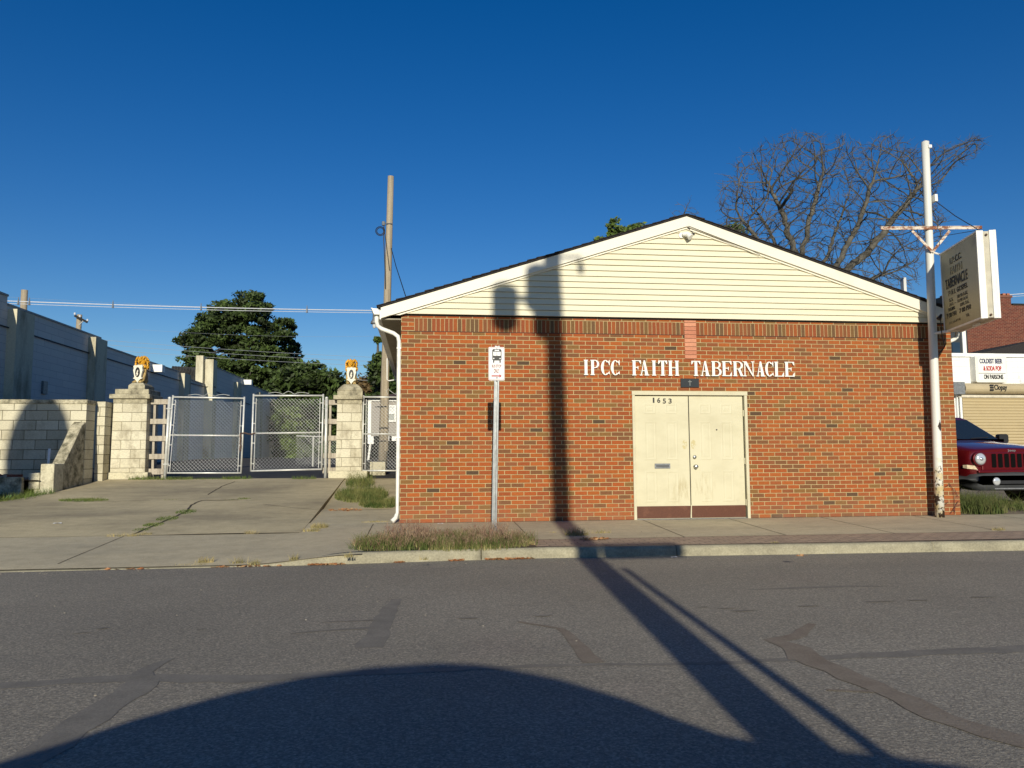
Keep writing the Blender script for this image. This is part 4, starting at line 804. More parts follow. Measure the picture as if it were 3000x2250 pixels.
# ================================================================== GREY HOUSE
T = thing('grey_house', (0, 22, 1.1), 'grey sided house with a white window, raised over a dark carport behind the side gate', 'house')
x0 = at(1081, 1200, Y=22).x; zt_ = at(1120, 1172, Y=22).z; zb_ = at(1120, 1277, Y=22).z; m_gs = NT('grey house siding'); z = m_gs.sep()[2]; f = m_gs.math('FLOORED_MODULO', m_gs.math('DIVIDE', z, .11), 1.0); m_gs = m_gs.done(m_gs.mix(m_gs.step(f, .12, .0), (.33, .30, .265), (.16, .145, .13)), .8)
MB().box(x0, 5, 22, 30, zb_, zt_).build('wall', m_gs, T)
MB().box(x0-.04, x0+.10, 21.95, 22.02, zb_-.05, zt_+.08).build('corner_trim', m_white, T); MB().box(x0+.1, 5.1, 21.93, 21.99, zt_-.05, zt_+.09).build('fascia', m_white, T)
q = MB().add([(x0-.4, 21.6, zt_+.09), (5.3, 21.6, zt_+.09), (5.3, 30.4, zt_+.09), (x0-.4, 30.4, zt_+.09), (x0+2.6, 26, zt_+.75), (3.5, 26, zt_+.75)], [(0, 1, 5, 4), (1, 2, 5), (2, 3, 4, 5), (3, 0, 4), (0, 3, 2, 1)]); q.build('roof', plain('brown roof', (.11, .06, .045), .9, .3, 4), T)
a_ = at(1130, 1187, Y=21.95); b_ = at(1160, 1236, Y=21.95); w_ = MB(); 
for bb in ((a_.x, b_.x, b_.z, b_.z+.07), (a_.x, b_.x, a_.z-.07, a_.z), (a_.x, a_.x+.07, b_.z+.07, a_.z-.07), (b_.x-.07, b_.x, b_.z+.07, a_.z-.07), (a_.x+.07, b_.x-.07, (a_.z+b_.z)/2-.02, (a_.z+b_.z)/2+.02)): w_.box(bb[0], bb[1], 21.93, 21.998, bb[2], bb[3])
w_ = w_.build('window', m_white, T); MB().box(a_.x+.07, b_.x-.07, 21.97, 21.995, (a_.z+b_.z)/2+.02, a_.z-.07).build('upper_pane', plain('curtained pane', (.62, .63, .62), .4), w_); MB().box(a_.x+.07, b_.x-.07, 21.97, 21.994, b_.z+.07, (a_.z+b_.z)/2-.02).build('lower_pane', plain('dim pane', (.27, .29, .27), .3), w_)
q = MB(); q.box(x0-.3, 5, 29, 29.1, .9, zb_); q.box(x0-.3, x0-.2, 23, 29, .9, zb_); q.box(4.9, 5, 22, 29, .9, zb_); q.build('carport_wall', m_dark, T)  # blackish walls carry the carport's shade in their colour
q = MB(); pp = at(1081, 1290, Y=21.9); q.box(pp.x-.05, pp.x+.2, 21.85, 22.05, zb_-.35, zb_-.02); q.tube([(pp.x-.02, 21.9, 1.0), (pp.x+.06, 21.9, zb_-.35)], .05, 8)
q.build('carport_post', m_white, T)
for px in (1128, 1156): u = at(px, 1283, Y=21.9); MB().box(u.x-.12, u.x+.18, 21.9, 22.02, zb_-.22, zb_-.02).build('beam_end', m_white, T)
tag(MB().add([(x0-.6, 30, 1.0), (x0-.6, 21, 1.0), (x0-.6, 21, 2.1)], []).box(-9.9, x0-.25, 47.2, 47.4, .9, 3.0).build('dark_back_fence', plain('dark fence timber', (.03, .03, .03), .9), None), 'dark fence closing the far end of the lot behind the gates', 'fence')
# far chain link fence in the lot
T = thing('lot_fence', (-2.6, 13, 1), 'chain link fence with a slim post standing in the lot behind the right gate', 'fence'); a_ = at(868, 1277, Y=13); b_ = at(985, 1282, Y=13)
q = MB(); q.tube([a_, b_+Vector((.6, 0, 0))], .02, 6); c_ = at(918, 1279, Y=13); q.tube([(c_.x, 13, .88), (c_.x, 13, c_.z)], .025, 8); q.build('rail', m_galv, T); q = MB(); mesh_panel(q, a_.x, b_.x+.6, .92, a_.z-.02, 13, d=.09); q.build('chain_link', m_wire, T, fix=False)
# white parked car sliver behind
# ================================================================== RIGHT: GARAGE, BRICK BUILDING, SUV
GYY = 13.0
T = thing('garage_building', (20, 13, .3), 'white painted block garage with a tan roll-up door and beer sign on its wall', 'garage')
m_gw = wallgrid('white block wall', .41, .203, 19.0, 4.58-.203*20, .006, [(0, (.84, .84, .82)), (.5, (.80, .80, .79)), (.8, (.86, .86, .85))], (.55, .55, .55), stain=((.34, .34, .35), 1.3, .60, .70), var=.12, bumpd=.003)
MB().box(13.0, 27, 13.0, 22, .1, 4.62).build('block_wall', m_gw, T)
MB().box(12.95, 27.05, 12.93, 22.05, 4.622, 4.745).build('parapet_cap', plain('white cap metal', (.84, .84, .82), .5, .08, 3), T)
q = MB(); a_ = at(2808, 1165, Y=12.95); xd = a_.x; xe = 23.6; zd = 3.12
m_tan = stained('tan roll up door', (.50, .40, .23), (.44, .35, .20), .3, 1.5, (1, 1, 1), 30, .5, .0005, .4, .06); z = .28; e = .105
while z < zd+.3: q.quad((xd+.1, 12.90, z), (xe, 12.90, z), (xe, 12.885, z+e*.45), (xd+.1, 12.885, z+e*.45)); q.quad((xd+.1, 12.885, z+e*.45), (xe, 12.885, z+e*.45), (xe, 12.90, z+e*.86), (xd+.1, 12.90, z+e*.86)); q.quad((xd+.1, 12.90, z+e*.86), (xe, 12.90, z+e*.86), (xe, 12.93, z+e*.9), (xd+.1, 12.93, z+e*.9)); q.quad((xd+.1, 12.93, z+e*.9), (xe, 12.93, z+e*.9), (xe, 12.90, z+e), (xd+.1, 12.90, z+e)); z += e
dr = q.build('roll_up_door', m_tan, T, fix=False)
MB().box(xd-.02, xd+.06, 12.86, 12.998, .28, 3.3).build('door_track', m_white, T); MB().box(xd-.10, xd-.06, 12.90, 12.998, .28, 3.3).build('conduit', m_white, T)
hd = MB(); zt2 = at(2835, 1123, Y=12.6).z; zb2 = at(2835, 1151, Y=12.6).z; cz = (zt2+zb2)/2; rad = (zt2-zb2)/2+.02
prof = [(12.99, cz-rad), (12.99, cz+rad)]+[(12.78-.20*math.sin(t), cz+rad*math.cos(t)) for t in frange(0, math.pi, 10)]; x_h = at(2829, 1135, Y=12.6).x
hd.prism(prof, x_h-.0, xe+.3, 'X'); hd = hd.build('door_hood', plain('tan hood metal', (.46, .38, .24), .45, .05, 3), T)
MB().box(x_h-.42, x_h-.005, 12.62, 12.99, cz-rad-.02, cz+rad+.03).build('hood_bracket', m_grey, T)
MB().box(x_h-.1, xe+.3, 12.84, 12.95, cz-rad-.12, cz-rad-.03).build('bottom_bar', plain('pale trim', (.6, .55, .45), .4), T)
tx = at(2901, 1141, Y=12.57); tw = at(2951, 1141, Y=12.57).x; text('Clopay', m_black, hd, 'door_brand_lettering', at(2914, 1141, Y=12.57).x, cz-.11, 12.572, w=tw-at(2914, 1141, Y=12.57).x, h=.24, depth=.01)
q = MB()
for k in range(3): q.box(tx.x, tx.x+.14, 12.566, 12.579, cz-.09+.08*k, cz-.03+.08*k)
q.build('door_brand_mark', m_black, hd)
a_ = at(2856, 1043, Y=12.72); b_ = at(2953, 1121, Y=12.72)
bs = MB().prism(rrect(a_.x, b_.x, b_.z, a_.z, .06), 12.72, 12.998).build('beer_sign', plain('sign box white', (.78, .76, .68), .5, .06, 3), T, bevel=.01)
MB().box(a_.x+.08, b_.x-.06, 12.712, 12.7195, b_.z+.07, a_.z-.07).build('sign_face', plain('sign face white', (.82, .81, .76), .4, .05, 3), bs)
wd = b_.x-a_.x; hh = a_.z-b_.z; m_navy = plain('navy lettering', (.01, .02, .09), .5); m_rd = plain('red lettering', (.45, .01, .02), .5)
text('COLDEST BEER', m_navy, bs, 'sign_text', a_.x+.13*wd, b_.z+.72*hh, 12.706, w=.72*wd, h=.185*hh, depth=.008, bold=.028); text('& SODA POP', m_rd, bs, 'sign_text', a_.x+.24*wd, b_.z+.445*hh, 12.706, w=.57*wd, h=.18*hh, depth=.008, bold=.028); text('ON PARSONS', m_black, bs, 'sign_text', a_.x+.24*wd, b_.z+.125*hh, 12.706, w=.61*wd, h=.18*hh, depth=.008, bold=.028)
MB().box(a_.x+.1, b_.x-.08, 12.703, 12.711, b_.z+.34*hh, b_.z+.36*hh).build('sign_divider', m_grey, bs)
# brick building far right
T = thing('brick_building', (28, 20, .5), 'dark red brick building with a stepped parapet, far right behind the garage', 'building')
m_db = wallgrid('dark red brick', .22, .075, 0, 0, .009, [(0, (.15, .038, .025)), (.4, (.12, .032, .022)), (.75, (.17, .05, .03))], (.40, .27, .19), var=.3)
y0 = 24.5; c0 = at(2835, 1030, Y=y0); c1 = at(2915, 893, Y=y0); c2 = at(2962, 893, Y=y0)
MB().box(c0.x, c0.x+15, y0, y0+12, .5, c1.z).build('wall', m_db, T); MB().box(c1.x-2.6, c2.x, y0-.02, y0+.5, c1.z, at(2930, 872, Y=y0).z).build('parapet_pier', m_db, T)
MB().box(c1.x-2.7, c2.x+.06, y0-.06, y0+.56, at(2930, 872, Y=y0).z, at(2930, 865, Y=y0).z).build('pier_cap', plain('clay cap', (.17, .07, .045), .8), T); MB().box(c2.x+.06, c0.x+15.1, y0-.04, y0+.4, c1.z, c1.z+.09).build('parapet_coping', m_dark, T)
q = MB(); 
for k, px in enumerate((2922, 2938, 2950)): g_ = at(px, 864, Y=y0+.2); q.box(g_.x-.08, g_.x+.08, y0+.1, y0+.3, at(px, 866, Y=y0).z, at(px, 858, Y=y0).z)
q.build('loose_cap_bricks', plain('orange brick', (.4, .15, .08), .8), T)
# glazed stair porch between church and brick building
T = thing('glazed_porch', (23.5, 19, .5), 'dark glazed porch with a white frame seen between the church and brick building', 'porch')
y0 = 22.3; a_ = at(2775, 955, Y=y0); b_ = at(2838, 1036, Y=y0); MB().box(a_.x, b_.x, y0+.03, y0+2, .5, a_.z+1.5).build('dark_wall', plain('porch dark', (.03, .035, .04), .6), T)
q = MB(); m_gl = plain('blue glass', (.02, .035, .06), .08, .1, 2, spec=.8)
MB().box(at(2789, 1000, Y=y0).x, at(2812, 1000, Y=y0).x, y0, y0+.02, at(2800, 1034, Y=y0).z, at(2800, 1003, Y=y0).z).build('window', m_gl, T)
u = at(2822, 1000, Y=y0); q.box(u.x-.07, u.x+.12, y0-.05, y0+.02, b_.z-.3, a_.z+1.0); q.build('white_post', m_white, T)
T = thing('dark_shed_roof', (24, 17.5, 4.5), 'black pitched shed roof rising behind the white garage wall at far right', 'roof')
a_ = at(2858, 1038, Y=17.5); b_ = at(3060, 990, Y=17.5); MB().prism([(a_.x, 4.5), (b_.x+3, 4.5), (b_.x+3, b_.z), (b_.x, b_.z), (a_.x, a_.z)], 17.5, 21).build('roof', m_shingle, T)
# ---- SUV
SX, SY, SZ = 11.08, .92, .29
T = thing('parked_car', (SX, SY+2.2, SZ), 'dark red boxy SUV with round headlights parked nose-out beside the church', 'car')
m_car = NT('dark red car paint'); m_car.b.inputs['Coat Weight'].default_value = 1; m_car.b.inputs['Coat Roughness'].default_value = .04; m_car = m_car.done((.115, .003, .006), .35, .3)
m_trim = plain('dark grey bumper plastic', (.045, .047, .05), .55, .1, 10); m_tyre = plain('tyre rubber', (.02, .02, .02), .8); m_glass = NT('car glass'); m_glass = m_glass.done((.015, .022, .028), .05, 0, .8); m_chr = plain('lamp chrome', (.75, .76, .78), .15, .1, 30, metal=.8)
m_lens = NT('clear lens'); m_lens = m_lens.done((.72, .74, .76), .12, .5, .8)
def sec(y, w, zb, zs, zt):      # cross-section, right half then mirrored
    h = [(0, zb), (w*.90, zb), (w*.97, zb+.08), (w, zb+.25), (w, zs-.10), (w*.985, zs-.02), (w*.93, zt-.02), (w*.80, zt+.0), (w*.4, zt+.022), (0, zt+.03)]
    return [(SX+x, SY+y, SZ+z) for x, z in h]+[(SX-x, SY+y, SZ+z) for x, z in h[-2:0:-1]]
def loft(secs, q, caps=True):
    n = len(secs[0]); vs = [p for s_ in secs for p in s_]; fs = [(i*n+k, i*n+(k+1) % n, (i+1)*n+(k+1) % n, (i+1)*n+k) for i in range(len(secs)-1) for k in range(n)]
    if caps: fs += [tuple(range(n)), tuple(range((len(secs)-1)*n, len(secs)*n))]
    q.add(vs, fs); return q
body = loft([sec(-.02, .70, .58, .90, .98), sec(.03, .80, .50, .93, 1.00), sec(.10, .85, .42, .95, 1.02), sec(.4, .875, .38, 1.00, 1.08), sec(.9, .88, .36, 1.06, 1.15), sec(1.22, .88, .36, 1.09, 1.19), sec(2.5, .88, .36, 1.07, 1.13), sec(4.2, .87, .38, 1.07, 1.13), sec(4.38, .82, .45, 1.0, 1.08)], MB()).build('body', m_car, T, smooth=True)
for p_ in body.data.polygons:
    if len(p_.vertices) > 4: p_.use_smooth = False
def gh(y0, z0, w0, y1, z1, w1): return [(SX-w0, SY+y0, SZ+z0), (SX+w0, SY+y0, SZ+z0), (SX+w1, SY+y1, SZ+z1), (SX-w1, SY+y1, SZ+z1)]
q = MB(); b0 = [(-.83, 1.16, 1.16), (.83, 1.16, 1.16), (.83, 4.34, 1.10), (-.83, 4.34, 1.10)]; t0 = [(-.66, 1.93, 1.63), (.66, 1.93, 1.63), (.68, 4.16, 1.65), (-.68, 4.16, 1.65)]; m0 = [(-.60, 2.05, 1.685), (.60, 2.05, 1.685), (.62, 4.05, 1.70), (-.62, 4.05, 1.70)]
P_ = [(SX+a, SY+b, SZ+c) for a, b, c in b0+t0+m0]; q.add(P_, [(i, (i+1) % 4, (i+1) % 4+4, i+4) for i in range(4)]+[(i+4, (i+1) % 4+4, (i+1) % 4+8, i+8) for i in range(4)]+[(8, 9, 10, 11)]); cabn = q.build('cabin', m_car, T, bevel=.03)
def on_face(f0, f1, f2, f3, u, v): return (Vector(f0)*(1-u)+Vector(f1)*u)*(1-v)+(Vector(f3)*(1-u)+Vector(f2)*u)*v
def panel(f, u0, u1, v0, v1, off, name, mt):
    f = [Vector((SX+a, SY+b, SZ+c)) for a, b, c in f]; n_ = (f[1]-f[0]).cross(f[3]-f[0]).normalized()*off
    return MB().quad(*[tuple(on_face(*f, u, v)+n_) for u, v in ((u0, v0), (u1, v0), (u1, v1), (u0, v1))]).build(name, mt, T, fix=False)
panel([b0[0], b0[1], t0[1], t0[0]], .025, .975, .02, .985, .004, 'windshield', m_glass)
for f_ in ([b0[1], b0[2], t0[2], t0[1]], [b0[3], b0[0], t0[0], t0[3]]):
    for u0, u1 in ((.08, .42), (.45, .70), (.73, .95)):
        if f_[0] == b0[3]: u0, u1 = 1-u1, 1-u0
        panel(f_, u0, u1, .10, .90, .006, 'side_window', m_glass)
panel([b0[2], b0[3], t0[3], t0[2]], .08, .92, .1, .9, .006, 'rear_window', m_glass)
MB().box(SX-.62, SX+.62, SY-.045, SY+.02, SZ+.62, SZ+.955).build('grille_panel', m_car, T, bevel=.02)
q = MB()
for k in range(7): xk = SX+(k-3)*.127; q.prism(rrect(xk-.044, xk+.044, SZ+.675, SZ+.925, .02), SY-.052, SY-.047)
q.build('grille_slot', plain('grille black', (.003, .003, .003), .9, spec=.1), T)
MB().box(SX-.70, SX+.70, SY-.06, SY+.0, SZ+.575, SZ+.625).build('bumper_lip', m_car, T, bevel=.015)
q = loft([sec(-.10, .66, .28, .46, .52), sec(-.07, .78, .26, .50, .56), sec(.05, .85, .26, .52, .575), sec(.30, .885, .28, .50, .56), sec(.42, .885, .30, .48, .52)], MB()); bp = q.build('bumper', m_trim, T, smooth=True)
q = MB(); q.box(SX-.40, SX+.40, SY-.108, SY-.095, SZ+.38, SZ+.44); q.build('bumper_intake', m_black, bp); MB().box(SX-.45, SX+.45, SY-.115, SY-.09, SZ+.285, SZ+.305).build('skid_strip', m_chr, bp)
for sx in (-1, 1):
    hl = MB().lathe((SX+sx*.655, SY-.075, SZ+.83), [(.135, .07), (.135, .03), (.112, .018), (.108, .03)], 24, 'Y').build('headlight', m_car, T, smooth=True)
    MB().lathe((SX+sx*.655, SY-.095, SZ+.83), [(.106, .045), (.106, .03), (.08, .012), (.04, .002), (.01, 0)], 24, 'Y').build('lens', m_lens, hl, smooth=True)
    MB().lathe((SX+sx*.655, SY-.098, SZ+.83), [(.034, .006), (.028, -.004), (.008, -.006)], 14, 'Y').build('bulb', m_chr, hl, smooth=True)
    q = MB(); q.add([(SX+sx*.70, SY-.032, SZ+.64), (SX+sx*.84, SY+.055, SZ+.655), (SX+sx*.865, SY+.13, SZ+.67), (SX+sx*.865, SY+.13, SZ+.72), (SX+sx*.84, SY+.055, SZ+.725), (SX+sx*.74, SY-.012, SZ+.71)], [(0, 1, 4, 5), (1, 2, 3, 4)]); q.build('turn_signal', plain('amber clear lens', (.75, .62, .42), .2, .3, 20), T, fix=False)
    fl = MB().lathe((SX+sx*.40, SY-.125, SZ+.425), [(.075, .03), (.072, .01), (.05, .0), (.01, -.002)], 18, 'Y').build('fog_lamp', m_lens, T, smooth=True)
    q = MB(); q.prism(rrect(SX+sx*1.0-.10, SX+sx*1.0+.10, SZ+1.13, SZ+1.32, .05), SY+1.36, SY+1.47); q.tube([(SX+sx*.86, SY+1.45, SZ+1.16), (SX+sx*.95, SY+1.43, SZ+1.18)], .03, 6); q.build('side_mirror', m_black, T)
    for yy_ in (.78, 3.45):
        w_ = MB().lathe((SX+sx*.78-(.1 if sx > 0 else -.1)*0-.10, SY+yy_, SZ+.34), [(.20, 0), (.31, .0), (.34, .04), (.34, .17), (.31, .21), (.20, .21)], 24, 'X').build('wheel', m_tyre, T, smooth=True)
        MB().lathe((SX+sx*.78-.10, SY+yy_, SZ+.34), [(.20, -.004), (.08, .02), (.08, .19), (.20, .214)], 16, 'X').build('rim', m_grey, w_)
text('Jeep', m_chr, T, 'hood_badge', SX-.08, SZ+.955, SY-.026, w=.16, h=.05, depth=.01)
for k in (0, 1): MB().tube([(SX-.55+k*.7, SY+1.20, SZ+1.225), (SX-.1+k*.65, SY+1.24, SZ+1.25)], .011, 5).build('wiper', m_black, T); MB().box(SX-.80, SX+.80, SY+1.12, SY+1.20, SZ+1.14, SZ+1.215).build('cowl', m_trim, T)
# ================================================================== OVERHEAD LINES AND FAR POLES
pw = [(-60, 10.9), (-21.3, 9.46), (-12.9, 9.205), (-2.17, 8.915), (12, 9.05), (31.1, 10.36), (36.7, 11.17), (60, 13.5)]
fx = np.polyfit([p[0] for p in pw], [p[1] for p in pw], 3)
T = thing('power_line', (0, 30, 9), 'pair of bright sagging power cables with spacer clips crossing behind the church', 'power line')
for dz_ in (0, -.13):
    q = MB(); q.tube([(x, 30, float(np.polyval(fx, x))+dz_) for x in frange(-60, 60, 60)], .024 if dz_ == 0 else .013, 5, cap=False); q.build('cable', m_line, T)
for px in (55, 87, 332, 590, 900): p_ = at(px, 880, Y=30); zc = float(np.polyval(fx, p_.x)); MB().tube([(p_.x, 29.97, zc-.18), (p_.x, 29.97, zc+.22)], [.06, .015], 6).build('spacer_clip', m_grey, T)
T = thing('telephone_wires', (0, 46, 9), 'thin overhead wires strung low across the sky behind the lot', 'wire')
for (xa, ya, xb, yb, Y, r, mt) in [(560, 968, 1110, 978, 34, .005, m_thin), (297, 990, 1110, 1042, 44, .013, m_thin), (297, 1003, 1110, 1054, 44, .013, m_thin), (297, 1018, 1110, 1067, 44, .013, m_thin), (0, 862, 1100, 908, 36, .005, m_thin), (1040, 1105, 1110, 1103, 44, .018, m_thin), (2690, 889, 2760, 884, 30, .02, m_line)]:
    a_ = at(xa, ya, Y=Y); b_ = at(xb, yb, Y=Y); d_ = b_-a_; a2 = a_-d_*.3; b2_ = b_+d_*.3; MB().tube([a2.lerp(b2_, t)-Vector((0, 0, .25*math.sin(math.pi*t))) for t in frange(0, 1, 12)], r, 4, cap=False).build('wire', mt, T)
p = at(72, 850, Y=32); T = thing('utility_pole', (p.x, 32, 1), 'plain brown utility pole top rising over the long white building', 'utility pole'); MB().tube([(p.x, 32, 1), (p.x, 32, p.z)], [.2, .17], 10).build('pole_shaft', m_polewood, T, smooth=True)
p = at(233, 922, Y=42); T = thing('utility_pole', (p.x, 42, 1), 'small distant utility pole with a dark crossarm over the long white building', 'utility pole'); MB().tube([(p.x-.2, 42, 1), (p.x, 42, p.z)], [.2, .17], 10).build('pole_shaft', m_polewood, T, smooth=True)
q = MB(); a_ = at(219, 925, Y=41.7); b_ = at(256, 944, Y=41.7); bar(q, a_, b_, .14, .12); q.build('crossarm', m_dark, T); q = MB(); bar(q, at(232, 952, Y=41.6), at(244, 940, Y=41.6), .06, .05); q.build('arm_brace', m_grey, T); q = MB()
for t in (0, .4, 1): c_ = a_.lerp(b_, t); q.lathe((c_.x, 41.7, c_.z+.06), [(.05, 0), (.07, .06), (.05, .14), (.02, .16)], 8)
q.build('insulator', m_line, T)
# ================================================================== VEGETATION
def inpoly(x, y, P):
    c = False; n = len(P); j = n-1
    for i in range(n):
        if (P[i][1] > y) != (P[j][1] > y) and x < (P[j][0]-P[i][0])*(y-P[i][1])/(P[j][1]-P[i][1])+P[i][0]: c = not c
        j = i
    return c
def leaves(q, c, r, n, size, flat=.6, droop=0.0):
    for _ in range(n):
        d = Vector((random.gauss(0, 1), random.gauss(0, 1), random.gauss(0, 1)*1.0)); d.normalize(); d *= random.random()**.4
        p = Vector((c[0]+d.x*r, c[1]+d.y*r, c[2]+d.z*r*flat-droop*abs(d.x))); n1 = Vector((random.gauss(0, .6), random.gauss(0, .6)-.4, random.gauss(0, .6)+.6)).normalized()
        a = n1.orthogonal().normalized(); a.rotate(Matrix.Rotation(random.uniform(0, 6.28), 3, n1)); b = n1.cross(a); s = size*random.uniform(.6, 1.3)
        q.add([p-a*s, p-b*s*.45, p+a*s, p+b*s*.45], [(0, 1, 2, 3)])
def polytree(nm, poly, Y, depth, nclump, rc, nl, ls, mt, label, trunk=None, group=None, flat=.55, dead=.0, tz=1.0, limbs=True, core=.55, cat='tree'):
    xs0 = [p[0] for p in poly]; ys0 = [p[1] for p in poly]; cx, cy = sum(xs0)/len(xs0), sum(ys0)/len(ys0)
    base = at(trunk if trunk else cx, max(ys0), Y=Y); T = thing(nm, (base.x, Y, tz), label, cat, group); q = MB(); co = MB(); cl = []
    k = 0
    while k < nclump:
        x = random.uniform(min(xs0), max(xs0)); y = random.uniform(min(ys0), max(ys0))
        if not inpoly(x, y, poly): continue
        yy = Y+random.uniform(-depth, depth); c = at(x, y, Y=yy); cl.append(c); leaves(q, c, rc*random.uniform(.6, 1.25), nl, ls, flat); k += 1
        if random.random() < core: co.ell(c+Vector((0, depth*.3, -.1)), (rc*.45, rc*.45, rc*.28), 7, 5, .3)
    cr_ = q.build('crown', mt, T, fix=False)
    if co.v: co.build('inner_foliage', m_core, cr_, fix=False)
    tr = MB(); top = at(cx, cy, Y=Y); tb = Vector((base.x, Y, tz)); tr.tube([tb, tb.lerp(top, .5), top], [.03*(top.z-tz)+.08, .02*(top.z-tz)+.06, .05], 8)
    if limbs:
        for c in random.sample(cl, min(len(cl), 26)): s = tb.lerp(top, random.uniform(.25, .9)); tr.tube([s, s.lerp(c, .5)+Vector((0, 0, .3)), c], [.10, .06, .02], 5)
    tr.build('trunk', m_bark, T, smooth=True); return T
random.seed(21)
big = [(655, 880), (690, 890), (705, 855), (765, 855), (775, 885), (805, 910), (790, 930), (830, 940), (865, 930), (860, 950), (835, 965), (850, 990), (868, 1010), (885, 1040), (865, 1060), (865, 1100), (880, 1140), (800, 1170), (640, 1120), (530, 1075), (532, 1050), (555, 1045), (528, 995), (555, 975), (575, 955), (570, 935), (610, 920), (630, 900)]
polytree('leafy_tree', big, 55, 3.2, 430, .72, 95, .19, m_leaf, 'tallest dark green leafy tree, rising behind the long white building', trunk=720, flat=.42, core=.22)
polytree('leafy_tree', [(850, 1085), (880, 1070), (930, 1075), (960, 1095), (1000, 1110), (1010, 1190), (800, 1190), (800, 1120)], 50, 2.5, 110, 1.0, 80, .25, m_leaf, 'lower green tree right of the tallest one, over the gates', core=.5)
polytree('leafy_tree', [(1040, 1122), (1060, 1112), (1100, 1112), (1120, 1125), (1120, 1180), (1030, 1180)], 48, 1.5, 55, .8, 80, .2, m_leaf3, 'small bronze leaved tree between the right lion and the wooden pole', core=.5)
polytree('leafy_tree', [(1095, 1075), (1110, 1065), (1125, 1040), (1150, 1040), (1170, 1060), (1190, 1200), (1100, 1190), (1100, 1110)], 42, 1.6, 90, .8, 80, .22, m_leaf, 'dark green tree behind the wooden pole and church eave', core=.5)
polytree('leafy_tree', [(1098, 988), (1110, 985), (1116, 995), (1105, 1000)], 42, .3, 4, .4, 60, .18, m_leaf2, 'tiny sprig of green treetop left of the wooden pole', core=0, limbs=False)
polytree('leafy_tree', [(1745, 705), (1785, 680), (1797, 640), (1812, 655), (1830, 672), (1880, 655), (1905, 690), (1850, 730), (1760, 730)], 48, 1.5, 46, .5, 60, .2, m_leaf2, 'green treetop peeping over the left roof slope of the church', core=.2)
polytree('leafy_tree', [(2105, 670), (2130, 655), (2160, 660), (2180, 690), (2150, 700)], 40, 1.0, 16, .5, 40, .16, m_leaf2, 'small yellow green treetop over the right roof slope beside the bare tree', core=.1)
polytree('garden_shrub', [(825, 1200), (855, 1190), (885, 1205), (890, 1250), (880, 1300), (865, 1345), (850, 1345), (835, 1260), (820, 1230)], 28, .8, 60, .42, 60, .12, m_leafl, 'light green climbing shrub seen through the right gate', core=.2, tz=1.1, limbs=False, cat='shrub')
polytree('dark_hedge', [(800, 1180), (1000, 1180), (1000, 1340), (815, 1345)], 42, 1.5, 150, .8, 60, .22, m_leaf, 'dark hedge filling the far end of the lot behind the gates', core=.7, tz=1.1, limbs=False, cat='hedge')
polytree('dark_hedge', [(1040, 1165), (1085, 1165), (1085, 1330), (1040, 1330)], 36, .8, 50, .6, 60, .2, m_leaf, 'dark bush beside the grey house behind the right pillar', core=.7, tz=1.1, limbs=False, cat='hedge')
